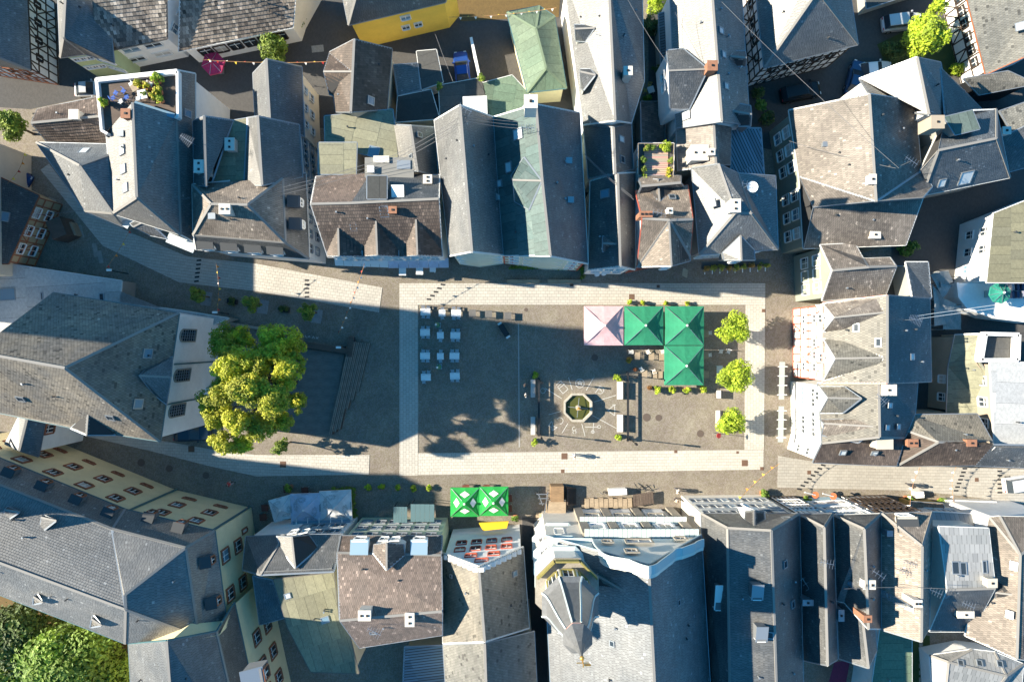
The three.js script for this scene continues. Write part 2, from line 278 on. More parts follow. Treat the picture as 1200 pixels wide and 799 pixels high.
M.ridge = std(.24, .23, .215); M.gsheetCap = std(.15, .20, .13); M.ridgeDark = std(.10, .105, .115);
function edgeOf(B, e) { const a = B.ins[e[0]], b = B.ins[e[1]]; let n = V(b.z - a.z, 0, a.x - b.x).normalize(); const c = B.position; if (n.dot(V((a.x + b.x) / 2 - c.x, 0, (a.z + b.z) / 2 - c.z)) < 0) n.negate(); return { a, b, n, ang: Math.atan2(n.x, n.z) }; }
function windows(B, e, cols, rows, w = .9, h = 1.3, fm = 'whitePaint', st = '', t0 = .08, t1 = .92, pane) {
  const E = edgeOf(B, e);
  for (const y of rows) for (let i = 0; i < cols; i++) { const t = t0 + (t1 - t0) * (cols === 1 ? .5 : (i + .5) / cols), p = E.a.clone().lerp(E.b, t); p.y = y; p.addScaledVector(E.n, .01); windowAt(B, p, E.ang, w, h, M[fm], st, pane && M[pane]); }
}
function timber(B, e, h0, h1, cols, rows, mat = 'darkTimber', diag = 1) {
  const E = edgeOf(B, e), a = new Acc(), q = (t, y) => { const p = E.a.clone().lerp(E.b, t); p.y = y; return p.addScaledVector(E.n, .03); };
  for (let r = 0; r <= rows; r++) a.beam(q(0, h0 + (h1 - h0) * r / rows), q(1, h0 + (h1 - h0) * r / rows), .08, .15);
  for (let c = 0; c <= cols; c++) a.beam(q(c / cols, h0), q(c / cols, h1), .14, .07, null, E.n);
  if (diag) for (let r = 0; r < rows; r++) for (let c = 0; c < cols; c++) if (hash(c, r, 5) < .3 * diag) { const y0 = h0 + (h1 - h0) * r / rows, y1 = h0 + (h1 - h0) * (r + 1) / rows, fl = hash(c, r, 6) < .5; a.beam(q(c / cols, fl ? y0 : y1), q((c + 1) / cols, fl ? y1 : y0), .12, .065, null, E.n); }
  part('timber_frame', a, M[mat], B);
}
const inPoly = (x, y, p) => { let c = false; for (let i = 0, j = p.length - 1; i < p.length; j = i++) if ((p[i][1] > y) !== (p[j][1] > y) && x < (p[j][0] - p[i][0]) * (y - p[i][1]) / (p[j][1] - p[i][1]) + p[i][0]) c = !c; return c; };
function roofAt(B, x, y) {
  const dir = P(x, y, 0).sub(V(0, CAMH, 0)); let best = null;
  for (const f of B.faces) { const t = f.n.dot(f.o.clone().sub(V(0, CAMH, 0))) / f.n.dot(dir), p = V(0, CAMH, 0).addScaledVector(dir, t), ok = inPoly(x, y, f.px); if (!best || (ok && !best.ok) || (ok === best.ok && p.y > best.p.y)) best = { p, f, ok }; }
  return best;
}
function skylight(B, x, y, w = .8, l = 1.1, pane = 'paleglass') {  // default pane is pale: bright reflection is put into the glass colour
  const { p, f } = roofAt(B, x, y), a = new Acc(), c = p.clone().addScaledVector(f.n, .06);
  for (const s of [-1, 1]) { a.frame(c.clone().addScaledVector(f.a, s * (w / 2)), f.a, f.n, f.d, .09, .14, l + .09); a.frame(c.clone().addScaledVector(f.d, s * (l / 2)), f.a, f.n, f.d, w - .09, .14, .09); }
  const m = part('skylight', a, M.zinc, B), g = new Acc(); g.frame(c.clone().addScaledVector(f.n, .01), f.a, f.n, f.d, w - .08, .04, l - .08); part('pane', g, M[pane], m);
}
function chimney(B, x, y, w = .8, l = .6, mat = 'chimneyWhite', up = 1.2, flues = 2) {
  const h = up > 5 ? up : roofAt(B, x, y).p.y + up * .75, t = P(x, y, h), a = new Acc(); a.box(t.x, t.y - 1.1, t.z, w, 2.2, l); a.box(t.x, t.y + .05, t.z, w + .12, .1, l + .12);
  const m = part('chimney', a, M[mat], B);
  for (let i = 0; i < flues; i++) { const q = new Acc(); q.box(t.x + (w > l ? (i - (flues - 1) / 2) * w / flues : 0), t.y + .14, t.z + (w > l ? 0 : (i - (flues - 1) / 2) * l / flues), .2, .1, .2); part('flue', q, M.black, m); }
}
// gabled dormer: r back of the ridge, g front of the ridge, l/m left eave back and front, q/s right eave back and front
function dormer(B, vs, ty, wallm = 'white', win, drop = 2.2, trim) {
  const o = { trim };
  const v = parseV(vs), w = {}; for (const k in v) w[k] = P(...v[k]); const D = new THREE.Group(); D.name = 'dormer'; B.add(D);
  const dk = new Acc(), tl = new Acc(); for (const ks of ['rlmg', 'rgsq']) { let p = [...ks].map(k => w[k]).filter((p, i, A) => i === 0 || p.distanceTo(A[i - 1]) > .05); if (newell(p).y < 0) p.reverse(); dk.tri(p[0], p[1], p[2]); if (p[3]) dk.tri(p[0], p[2], p[3]); tiles(tl, p, RT[ty]); }
  part('dormer_roof', dk, baseDark, D); part('dormer_covering', tl, M[RT[ty].m], D).userData.kind = 'stuff';
  const c = w.g.clone().sub(w.r).setY(0).normalize().multiplyScalar(-.18), A = new Acc(), low = p => V(p.x, p.y - drop, p.z), m = w.m.clone().add(c), s = w.s.clone().add(c), g = w.g.clone().add(c).setY(w.g.y - .08); m.y -= .08; s.y -= .08;
  A.quad(m, g, low(g), low(m)); A.quad(g, s, low(s), low(g)); for (const [p, q] of [[w.l, m], [w.q, s]]) A.quad(p, q, low(q), V(p.x, p.y - .8, p.z)); part('dormer_wall', A, M[wallm], D);
  const rc = new Acc(); rc.beam(w.r.clone().setY(w.r.y + .05), w.g.clone().setY(w.g.y + .05), .18, .06); part('dormer_ridge', rc, M.ridge, D); const tr = new Acc(); tr.beam(w.m, w.g, .10, .10); tr.beam(w.g, w.s, .10, .10); for (const k of ['l', 'q']) if (w[k].distanceTo(w.r) > .5) tr.beam(w.r.clone().setY(w.r.y + .04), w[k].clone().setY(w[k].y + .04), .15, .04); if (w.l.distanceTo(w.m) > .1) tr.beam(w.l, w.m, .12, .12); if (w.q.distanceTo(w.s) > .1) tr.beam(w.q, w.s, .12, .12); part('dormer_trim', tr, M[o.trim || 'zinc'], D);
  if (win) { const n = V(g.x - w.r.x, 0, g.z - w.r.z).normalize(), ang = Math.atan2(n.x, n.z), dx = s.clone().sub(m).setY(0).normalize(); for (let i = 0; i < win; i++) { const p = g.clone().setY(Math.min(m.y, s.y) - .35).addScaledVector(n, .02).addScaledVector(dx, (i - (win - 1) / 2) * 1.15); windowAt(D, p, ang, .8, 1.1, M.whitePaint, ''); } }
  return D;
}
// small boxy dormer with a lean-to lid and one window
function boxDormer(B, x, y, ang, w = 1.1, d = 1.3, hh = 1.3, roofm = 'lid', wallm = 'slatewall', fm = 'whitePaint', lift = .9) {
  const q = roofAt(B, x, y).p, D = new THREE.Group(); D.name = 'dormer'; B.add(D); const X = V(Math.cos(ang), 0, -Math.sin(ang)), Z = V(Math.sin(ang), 0, Math.cos(ang)), c = P(x, y, q.y + lift);
  const bo = new Acc(); bo.frame(c.clone().setY(c.y - hh / 2), X, V(0, 1, 0), Z, w, hh, d); part('dormer_wall', bo, M[wallm], D);
  const rf = new Acc(), u = V(0, 1, 0).addScaledVector(Z, .22).normalize(); rf.frame(c.clone().setY(c.y + .06), X, u, Z.clone().addScaledVector(u, -Z.dot(u)).normalize(), w + .24, .1, d + .2); part('dormer_roof', rf, M[roofm], D);
  windowAt(D, c.clone().setY(c.y - .55).addScaledVector(Z, d / 2 + .01), ang, w * .66, .8, M[fm], '');
}
function antenna(B, x, y, up = 2.2, ang = .4, n = 5) {
  const b = roofAt(B, x, y).p, a = new Acc(), t = V(b.x, b.y + up, b.z); a.tube(b, t, .03, .025, 5); const X = V(Math.cos(ang), 0, Math.sin(ang)), Z = V(-X.z, 0, X.x);
  a.beam(t.clone().addScaledVector(X, -.7), t.clone().addScaledVector(X, .7), .03, .03); for (let i = 0; i < n; i++) { const c = t.clone().addScaledVector(X, -.6 + 1.2 * i / (n - 1)); a.beam(c.clone().addScaledVector(Z, -.3 - .04 * i), c.clone().addScaledVector(Z, .3 + .04 * i), .02, .02); }
  part('antenna', a, M.steel, B);
}
// ---------------------------------------------------------------- the ground, roads and paved strips
{
  const a = new Acc(), n = 2; 
  for (let x = -150; x < 150; x += n) for (let z = -120; z < 120; z += n) {
    const c = (i, k) => { const t = .80 + .34 * fbm((x + i) * .09, 3, (z + k) * .09) + .12 * (noise((x + i) * .5, 9, (z + k) * .5) - .5); return t; };
    const q = [[0, 0], [0, n], [n, n], [n, 0]].map(([i, k]) => [V(x + i, 0, z + k), c(i, k)]), ad = (i, j, k) => { for (const t of [i, j, k]) { a.p.push(q[t][0].x, 0, q[t][0].z); const m = q[t][1]; a.c.push(m, m, m); } };
    ad(0, 1, 2); ad(0, 2, 3);
  }
  a.hasC = true; M.ground = std(.375, .340, .295, { map: cobbleTex, bumpMap: cobbleBump, bumpScale: .008, vertexColors: true, roughness: .88 });
  structure('ground', a, M.ground);
}
const sheet = (pts, y) => { const a = new Acc(), q = pts.map(p => { const t = P(p[0], p[1]); t.y = y; return t; }); if (newell(q).y < 0) q.reverse(); a.poly(q); return a; };
M.asphalt = std(.085, .082, .080, { map: fineTex, bumpMap: grainBump, bumpScale: .006, roughness: .9 });
structure('asphalt_road', sheet([[-60, -60], [700, -60], [700, 150], [230, 150], [110, 112], [35, 128], [-60, 122]], .004), M.asphalt);
structure('asphalt_road', sheet([[760, -60], [1290, -60], [1290, 330], [1045, 330], [1045, 200], [760, 150]], .004), M.asphalt);
structure('asphalt_road', sheet([[612, 606], [636, 606], [645, 900], [612, 900]], .004), M.asphalt);
structure('courtyard', sheet([[1075, 330], [1290, 335], [1290, 520], [1075, 520]], .006), M.asphalt);
M.slabBase = std(.13, .12, .10); M.slab = new THREE.MeshStandardMaterial({ vertexColors: true, roughness: .72 });
function paving(pts, dir, tone = 1, y = .012) {
  const base = structure('pavement', sheet(pts, y), M.slabBase), a = new Acc(), c = Math.cos(dir), s = Math.sin(dir), q = pts.map(p => { const t = P(p[0], p[1]); return [t.x * c + t.z * s, -t.x * s + t.z * c]; });
  const at = (u, v, h) => V(u * c - v * s, h, u * s + v * c), W = .52, Hh = .345, v0 = Math.floor(Math.min(...q.map(t => t[1])) / Hh), v1 = Math.max(...q.map(t => t[1]));
  for (let r = v0; r * Hh < v1; r++) {
    const band = clip(clip(q, 1, r * Hh + .011, 1), 1, r * Hh + Hh - .011, -1); if (band.length < 3) continue;
    const u0 = Math.min(...band.map(t => t[0])), u1 = Math.max(...band.map(t => t[0]));
    for (let u = Math.floor(u0 / W) * W - (((r % 2) + 2) % 2) * W / 2; u < u1; u += W) {
      const t = clip(clip(band, 0, u + .011, 1), 0, u + W - .011, -1); if (t.length < 3) continue;
      const m = at(t[0][0], t[0][1], 0), k = tone * (.88 + .2 * fbm(m.x * .3, 7, m.z * .3)) * (1 + .07 * (rnd() * 2 - 1)), col = [.455 * k, .428 * k, .378 * k], h = y + .022 + rnd() * .004, tp = t.map(p => at(p[0], p[1], h));
      for (let i = 1; i + 1 < tp.length; i++) a.tri(tp[0], tp[i + 1], tp[i], col);
      for (let i = 0; i < tp.length; i++) { const j = (i + 1) % tp.length; a.quad(tp[i], tp[j], V(tp[j].x, y, tp[j].z), V(tp[i].x, y, tp[i].z), col); }
    }
  }
  part('paving_slabs', a, M.slab, base).userData.kind = 'stuff'; return base;
}
const pvN = paving([[468, 332], [897, 332], [897, 357], [468, 357]], 0);
paving([[468, 357.2], [490, 357.2], [490, 557], [468, 557]], Math.PI / 2, .98);
const pvS = paving([[490.2, 531], [872, 527], [895, 527], [895, 550], [490.2, 556.6]], -.012, 1.05);
paving([[874, 357.2], [897, 357.2], [895.4, 526.8], [872.5, 526.8]], Math.PI / 2);
const pvW = paving([[47, 199], [57, 192], [98, 246], [156, 274], [218, 300], [240, 303], [300, 309], [448, 337], [444, 366], [300, 341], [210, 331], [120, 288]], .14, .97);
paving([[100, 505], [187, 516], [250, 527], [300, 533], [433, 533], [432, 556], [300, 558], [245, 546], [175, 528], [100, 511]], .04, 1.0);
const pvE = paving([[912, 534], [955, 541], [1230, 551], [1230, 594], [1130, 581], [1075, 575], [911, 571]], .02, .82);
for (const [b, list] of [[pvW, [0, 1, 2, 3, 4, 5].map(i => [233 - .6 * i, 305 + i * 4.9, -.1]).concat([0, 1, 2, 3, 4].map(i => [359.5, 328.5 + i * 4.8, 0]))], [pvN, [0, 1, 2, 3, 4].map(i => [519 - i * 4.1, 333.5 + i * 4.3, .1])], [pvE, [0, 1, 2, 3, 4, 5, 6, 7].map(i => [965 - i * 4, 545 + i * 4, .2]).concat([0, 1, 2, 3, 4, 5, 6].map(i => [1131 - i * 1.7, 549 + i * 4.3, 0]), [0, 1, 2, 3, 4, 5].map(i => [1172, 552 + i * 5, 0]))]])
  for (const [x, y, r] of list) { const a = new Acc(), p = P(x, y); a.box(p.x, .035, p.z, .55, .02, .2, -r); part('inlay', a, M.dark, b); }
for (let i = 0; i < 6; i++) { const a = new Acc(), p = P(40, 133 + i * 5); a.box(p.x, .02, p.z, .5, .02, .18); one('road_marking_block', 'dark block in the row set across the cobbled street beside the brown tiled house', 'inlay', a, M.dark, 'dark inlaid blocks across the street', p); }
// manhole covers and drain grates
for (const [x, y, s, rd] of [[661.5, 534.5, .72, 0], [873, 542.5, .72, 0], [659.5, 552, .42, 0], [792, 529, .36, 0], [864.5, 530, .3, 0], [893, 549, .4, 0], [740.5, 348, .66, 0], [670, 333.5, .4, 0], [771.5, 335.5, .36, 0], [331.5, 544, .72, 0], [224, 526, .72, 0], [758, 489, .95, 1], [772, 489.5, .78, 1], [821, 508, .85, 1], [697, 419, .8, 1], [616.5, 363, .45, 1], [165, 542, .9, 1], [198, 549, .8, 1], [241, 557, .8, 1], [895, 364, .4, 0], [948.5, 553.5, .45, 0], [1145, 562, .45, 0]]) {
  const p = P(x, y), a = new Acc(); if (rd) a.tube(V(p.x, .004, p.z), V(p.x, .02, p.z), s / 2, s / 2, 14); else a.box(p.x, .025, p.z, s, .04, s); if (!rd) for (let k = -1; k < 2; k++) a.box(p.x, .05, p.z + k * s * .25, s * .8, .02, s * .1);
  one(rd ? 'manhole_cover' : 'drain_grate', rd ? 'round iron manhole cover set in the cobbles' : 'square rusty brown iron cover set in the paving', rd ? 'manhole cover' : 'drain cover', a, rd ? M.iron2 ||= std(.10, .075, .06, { roughness: .7 }) : M.iron3 ||= std(.13, .075, .05, { roughness: .8 }), rd ? 'round manhole covers' : 'square iron covers', p);
}
// pale repair patches in the setts
M.patchPale = std(.36, .34, .30, { map: fineTex });
for (const [x, y, w, l, r, m] of [[94, 271, .5, 1.5, .25, 0], [111, 293, .5, 1.6, .2, 0], [117, 301, .5, 1.5, .2, 0], [60, 235, 1, .6, -.4, 0], [372, 57, 1.4, .8, .1, 0]]) { const p = P(x, y), a = new Acc(); a.box(p.x, .004, p.z, w, .008, l, r); const t = one('paving_patch', '', 'patch', a, M.patchPale, null, p); t.userData = { kind: 'structure' }; }
// grass and garden soil
M.grass = std(.055, .085, .018, { map: fineTex }); M.leafsoil = std(.16, .10, .03, { map: fineTex });
structure('lawn', sheet([[1070, 742], [1090, 745], [1092, 900], [1070, 900]], .02), M.grass);
structure('garden', sheet([[1028, 52], [1075, 30], [1110, 20], [1135, 90], [1040, 82]], .02), M.grass);
structure('garden', sheet([[-60, 640], [60, 660], [180, 720], [240, 900], [-60, 900]], .02), M.leafsoil);
structure('garden', sheet([[500, -60], [660, -60], [655, 20], [600, 22], [540, 25]], .02), M.leafsoil);

// ---------------------------------------------------------------- buildings, north-west
house('half_timbered_house', 'blue slate roofed house with brown timbers on white walls beside the light green house', { v: 'a30,-30,5.2 b35,82,5.2 c-45,70,5.2 r-40,-30,10 s-40,52,10', f: 'absr:slate bcs:slate', o: 'abcr', wall: 'white', trim: 'darkTimber', tim: [['ab', .2, 5, 10, 3, 'darkTimber'], ['bc', .2, 5, 7, 3, 'brown']], win: [['ab', 4, [3.3], .6, .8, 'darkTimber'], ['bc', 3, [3.4], .7, .8, 'brown']] });
house('green_house', 'light green rendered house with small white windows under a dark brown hipped roof', { v: 'a66,-30,6.4 b70,67,6.4 c99,63,6.4 k133,74,6 d122,-30,6.4 r78,-30,9.4 s74,44,9.4', f: 'absr:slate bcs:slate ckdrs:slate', o: 'abckd', wall: 'green', trim: 'zinc', win: [['bc', 3, [5, 2.8], .7, .6, 'whitePaint', '', .1, .98], ['ck', 3, [5, 2.8], .7, .6]] });
house('pantile_house', 'white house with pale weathered pantile roof and rows of narrow windows', { v: 'a104,-60,11 b193,-60,11 c195,45,5.4 d113,62,5.4', f: 'abcd:pan', o: 'abcd', wall: 'white', win: [['cd', 2, [4.3], 1.9, .9, 'whitePaint', '', .1, .8], ['cd', 2, [2], 1.9, .9], ['bc', 3, [4.4], .9, 1.2]], trim: 'greyTimber' });
house('pantile_house', 'long pantile roofed house behind the dark pink parasol, with a white eave board', { v: 'a212,-60,10 b350,-60,10 c345,10,5 e343,32,4 d209,60,4', f: 'abced:pan', o: 'abced', wall: 'white', trim: 'whitePaint', win: [['de', 6, [2.2], 1.3, 1.4, 'darkTimber']] });
// house with the roof terrace
const TH = house('terrace_house', 'tall white house with blue slate roof and a planted roof terrace cut into it', {
  v: 'a111,92,11.6 b207,82,11.6 c228,86,9.5 d228,284,8.5 e211,275,10.6 f131,250,10.6 g124,156,10.6 n155,120,15 m160,231,15 h206,136,11.7 k118,153,11.6',
  f: 'nmfg:light nmeh:light mef:light bcdeh:light', o: 'abcdefgk', wall: 'white', trim: 'whiteTrim', sky: [[219, 133, .7, .9, 'skyglass'], [143, 176, .8, 1.2], [144.5, 198, .8, 1.2], [147, 220, .8, 1.2]], chim: [[147, 133, .8, .8, 'brick', 1.4, 1], [141, 156, .5, .5, 'zinc', .8, 0]], cap: 'ridge'
});
{ // roof terrace: floor, parapets, glazed screen
  const fl = new Acc(), pts = [[113, 93, 11.7], [205, 83, 11.7], [205, 137, 11.7], [155, 121, 11.7], [122, 156, 11.7]].map(p => P(...p)); fl.poly(pts.slice().reverse()); part('terrace_floor', fl, M.darkWood, TH);
  const pa = new Acc(), up = h => p => P(p[0], p[1], h), e = [[111.5, 92.5], [206, 82.5], [206.5, 137], [156, 121], [124, 156], [117, 152]].map(up(12.3)); e.forEach((p, i) => { const q = e[(i + 1) % e.length]; if (i !== 3) pa.beam(V(p.x, 11.8, p.z), V(q.x, 11.8, q.z), i === 0 ? .45 : .25, .7); }); part('parapet', pa, M.white, TH);
  const gl = new Acc(), g0 = P(157, 121, 12.6), g1 = P(204, 136, 12.4); gl.beam(g0, g1, .5, .1); part('glazed_roof', gl, M.skyglass, TH);
}
dormer(TH, 'r172,258,10.4 g156,266,10.4 l160,258,9.6 m152,262,9.6 q196,280,9.4 s176,276,9.4', 'slate', 'white');
{ for (const [p, q] of [[P(137, 254, 7.6), P(152, 263, 7.6)], [P(196, 278, 6), P(228, 291, 6)]]) { const a = new Acc(); a.beam(p, q, 1.1, .1); part('awning', a, M.paleglass, TH); } }
house('brown_tiled_house', 'low house with a brown tiled gable roof in front of the roof terrace', { v: 'a43,128,6.3 b116,113,6.3 r36,144,9 s118,136,9 t56,168,6.3 u128,168,6.3', f: 'absr:brown rsut:brown', o: 'artusb', wall: 'tanwall', chim: [[86, 134, .9, .9, 'chimneyWhite', 1, 0]], sky: [[103, 156, .6, .8, 'glass']] });
house('corner_slate_house', 'angular grey slate roofed house on the street corner, with three skylights', { v: 'p42,167,8.4 x126,169,9 y130,181,10.6 z132,250,10.8 k93,194,12.4 m99,247,8.4 n144,266,7', f: 'pkyx:light pmzk:light kzy:light mnz:light', o: 'pmnzyx', wall: 'white', sky: [[83, 211, .9, 1.4], [98, 177, .9, 1.1]] });
house('white_gabled_house', 'white house with brown hipped roof between two narrow ridges, with three white double chimneys', {
  v: 'a225,216,10.4 b331,209,10.4 c334,284,10.4 d226,275,10.4 r247,239,13.6 s290,240,13.6 e358,203,8 f362,303,7.6 g229,292,7.8', f: 'absr:tan adr:tan rscd:tan bcs:tan befc:slate dcfg:slate', o: 'aefgd', wall: 'white', trim: 'whiteTrim',
  win: [['ef', 5, [6.2, 3.6], .8, 1.1, 'zinc', '', .02, .98]], chim: [[263, 245, 1, .9], [248, 253, .6, .5, 'zinc', .5, 0]], box: [[344, 236, Math.PI / 2, 1, 1.1, 1.2, 'lid'], [346, 262, Math.PI / 2, 1, 1.1, 1.2, 'lid'], [240, 287, 0, 1.5, .7, 1.1, 'lid', 'white', 'whitePaint', .45], [268, 289, 0, 1.5, .7, 1.1, 'lid', 'white', 'whitePaint', .45], [296, 291, 0, 1.5, .7, 1.1, 'lid', 'white', 'whitePaint', .45], [322, 293, 0, 1.5, .7, 1.1, 'lid', 'white', 'whitePaint', .45]] });
house('narrow_roof_wing', 'narrow rear wing with a steep dark ridge and a flat green middle roof', { v: 'a226,142,10 b239,136,12 c241,218,12 d227,217,10 e273,141,9.6 f247,218,9.6 g302,136,12.2 h307,217,12.2 i290,138,9.6 j286,217,9.6 k350,146,8.4 l354,207,8.4', f: 'abcd:slate befc:slate eijf:sheet ighj:slate gklh:slate', o: 'abeigklhjfcd', wall: 'white', chim: [[269, 169, .9, 1.2], [233, 195, .9, 1.2]], ant: [[232, 172, 2.6, .6, 7]], win: [['kl', 4, [6, 3.4], .8, 1.2, 'zinc']] });
house('cream_gabled_house', 'tall cream house with a dark slate gable roof beside the narrow alley', { v: 'a296,86,7.6 b312,69,11 c353,78,7.4 d356,160,7.4 e316,140,11 f299,142,7.6', f: 'abef:slate bcde:slate', o: 'abcdef', wall: 'ivory', trim: 'zinc', win: [['cd', 3, [5.6, 3.2], .7, 1.1]] });
house('brown_hipped_house', 'brown tiled house with a cross wing and a blue skylight', { v: 'a386,61,7.6 b415,46,10.8 c459,57,7 d453,128,7 e411,131,10.8 f393,131,7.6', f: 'abef:brown bcde:brown', o: 'abcdef', wall: 'beige', sky: [[434, 118, .8, .8, 'skyglass']], dor: [['r412,84,10.7 g379,84,9.4 l386,62,7.6 m386,62,7.6 q393,112,7.6 s386,111,7.6', 'brown', 'beige']] });
house('flat_roof_annex', 'flat annex roofed in pale yellow-green sheets behind the three dormers', { v: 'a380,136,8 b460,128,8 c467,190,8 d381,170,8', f: 'abcd:sheet', o: 'abcd', wall: 'beige', cat: 'annex', sky: [[438, 178, 1.1, 1.1, 'skyglass']] });
house('flat_roof_annex', 'smaller and taller flat annex in pale yellow-green sheets with a lone upper deck', { v: 'a373,167,9.4 b418,167,9.4 c417,204,9.4 d373,204,9.4', f: 'abcd:sheet', o: 'abcd', wall: 'beige', cat: 'annex' });
house('three_dormer_house', 'dark brown tiled house with three large gabled dormers over the street', {
  v: 'a370,207,10 b434,203,10 c515,205,10 d518,300,9.4 e384,301,9.4 r364,239,13 s411,238,13 t514,233,13', f: 'absr:rose bcts:slate rstde:brown', o: 'actder', wall: 'white', trim: 'whiteTrim', win: [['de', 8, [7.4, 5.2], 1, 1.3, 'whitePaint', '', .02, .98]], sky: [[450, 247, .8, 1.2], [414, 265, .6, .9, 'glass']], chim: [[501, 210, .8, .8], [460, 246, .7, .6, 'brick', .8, 1]], box: [[466, 224, 0, 1, 1, .8, 'whitePaint', 'white']],
  dor: [['r396,260,11.4 g397,300,11.4 l383,277,9.8 m384,300,9.8 q422,279,9.8 s424,300,9.8', 'brown', 'white', 2], ['r440,251,11.8 g442,299,11.8 l424,275,9.8 m425,300,9.8 q467,275,9.8 s467,300,9.8', 'brown', 'white', 2], ['r487,250,11.8 g489,299,11.8 l472,269,9.8 m473,300,9.8 q517,272,9.8 s518,300,9.8', 'brown', 'white', 2]] });
house('roof_deck', 'dark boxy roof deck beside the cluttered rooftop, above the three dormers', { v: 'a430,206,13 b453,206,13 c453,233,13.2 d430,233,13.2', f: 'abcd:darkflat', o: 'abcd', wall: 'greywall', inset: .05, cat: 'roof deck' });
house('slate_gable_house', 'small house with a pale west slope and dark slate ridge behind the roof clutter', { v: 'a462,146,8 b481,147,11 c509,149,8 d513,207,8 e489,200,11 f470,200,8', f: 'abef:light bcde:light', o: 'abcdef', wall: 'beige', sky: [[491, 158, .5, .7, 'glass'], [482, 183, .4, .7, 'glass']] });
house('garage', 'low dark slate lean-to roof beside the brown house', { v: 'a461,76,4.5 b489,74,3.6 c492,105,3.6 d466,112,4.5', f: 'abcd:slate', o: 'abcd', wall: 'beige', cat: 'garage' });
house('garage', 'low grey flat garage roof beside the parked blue car', { v: 'a488,60,3.4 b511,58,3.4 c519,96,3.4 d494,105,3.4', f: 'abcd:greyflat', o: 'abcd', wall: 'white', trim: 'whiteTrim', cat: 'garage' });
house('garage', 'dark glazed flat roof between the brown house and the deck with white box', { v: 'a466,113,4.6 b505,105,4.6 c515,139,4.6 d464,143,4.6', f: 'abcd:darkflat', o: 'abcd', wall: 'beige', cat: 'garage', trim: 'whiteTrim' });
const FT = house('flat_terrace', 'dark flat terrace roof with green shrubs at its corners', { v: 'a514,100,4 b564,91,4 c573,134,4 d516,138,4', f: 'abcd:greyflat', o: 'abcd', wall: 'white', trim: 'whiteTrim', cat: 'terrace', inset: .06 });
{ const a = new Acc(); a.beam(P(543, 127, 4.6), P(571, 126, 4.6), 2.2, 1.2); part('white_shed', a, M.white, FT); }
house('flat_green_roof', 'pale green flat roof below the long green sheet roof', { v: 'a566,97,4 b600,88,4 c622,112,4 d600,140,4 e574,136,4', f: 'abcde:gsheet', o: 'abcde', wall: 'white', cat: 'annex', trim: 'whiteTrim' });
{ const a = new Acc(); a.beam(P(552.5, 48, 1), P(562, 92, 1), .3, 2); one('garden_wall', 'white garden wall running beside the parked blue car', 'wall', a, M.white, null, P(557, 70)); }
house('yellow_house', 'bright yellow rendered house with grey slate roof and three small windows', { v: 'a408,29,6.6 b522,2,6.6 c535,-40,10 r420,-14,10 w396,-30,6.6', f: 'abcr:slate arw:slate', o: 'abcrw', wall: 'yellow', trim: 'zinc', win: [['ab', 1, [4.8], 1, .8, 'whitePaint', '', .5, .62], ['ab', 2, [2.6], .8, .8, 'whitePaint', '', .46, .74]] });
house('green_sheet_house', 'long low house roofed with pale green sheets, beside the light slate row house', { v: 'a594,14,4.6 b632,7,4.6 c650,19,5 d664,103,5 e618,108,4.6 r628,34,6.4 s640,80,6.4', f: 'abr:gsheet bcr:gsheet cdsr:gsheet des:gsheet ears:gsheet', o: 'abcde', wall: 'cream', trim: 'teal', cap: 'gsheetCap' });
const TG = house('twin_gable_house', 'large house with two parallel slate gables and a teal valley, pale green and timbered fronts', {
  v: 'a509,141,10 b539,123,16 c578,137,10.4 d628,122,15 e679,132,10 f689,309,10 g645,300,15 h590,299,10.4 i553,295,16 j527,300,10 k583,212,10.4 l635.5,212,15', f: 'abij:light bckhi:light cdlk:teal klgh:teal defgl:slate', o: 'abcdefghij', wall: 'mint', trim: 'whiteTrim',
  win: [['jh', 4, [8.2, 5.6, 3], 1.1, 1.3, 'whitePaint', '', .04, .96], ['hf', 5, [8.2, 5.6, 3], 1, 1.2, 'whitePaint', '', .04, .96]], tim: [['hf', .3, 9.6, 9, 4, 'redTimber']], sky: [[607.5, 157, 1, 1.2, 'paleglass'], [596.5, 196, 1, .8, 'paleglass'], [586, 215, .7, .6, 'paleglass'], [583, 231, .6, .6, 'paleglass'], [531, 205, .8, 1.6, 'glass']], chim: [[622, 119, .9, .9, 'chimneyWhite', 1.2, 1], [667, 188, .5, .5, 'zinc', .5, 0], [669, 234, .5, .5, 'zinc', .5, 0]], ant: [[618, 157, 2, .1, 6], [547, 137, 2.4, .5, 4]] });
dormer(TG, 'r635,212,15 g601,211,14 l614,184,13.5 m599,206,12.2 q620,246,13.5 s603,236,12.2', 'teal', 'greywall');
house('slate_row_house', 'long row house with pale slate west slope, two dark dormers and skylights', {
  v: 'a660,-30,8.4 b713,-30,13 c752,-30,8.4 d755,95,8.4 e740,144,8.4 f721,141,13 g684,146,8.4', f: 'abfg:light bcdef:light', o: 'abcdefg', wall: 'white', trim: 'whiteTrim', sky: [[678, 13, .8, 1.2], [683, 65, .8, 1.1], [690, 129, .9, 1]], chim: [[736, 83, .8, .8, 'chimneyWhite', 1.2, 1]], ant: [[705, 45, .6, .2, 3]],
  dor: [['r697,33,11.6 g674,34,11.2 l692,29,10.6 m673,29,10 q686,49,10.4 s675,48,10', 'slate', 'greywall'], ['r698,88,11.6 g680,84,11.2 l692,81,10.6 m680,81,10 q684,106,10.4 s681,104,10', 'slate', 'greywall']] });
house('dark_row_house', 'small dark slate house shaded by the twin gables, with a pale ridge strip', { v: 'a684,147,8 b719,149,11 c740,144,8 d742,198,8 e721,203,11 f690,209,8', f: 'abef:slate bcde:slate', o: 'abcdef', wall: 'white', sky: [[728, 163, .6, .9], [729, 187, .7, .8, 'glass']] });
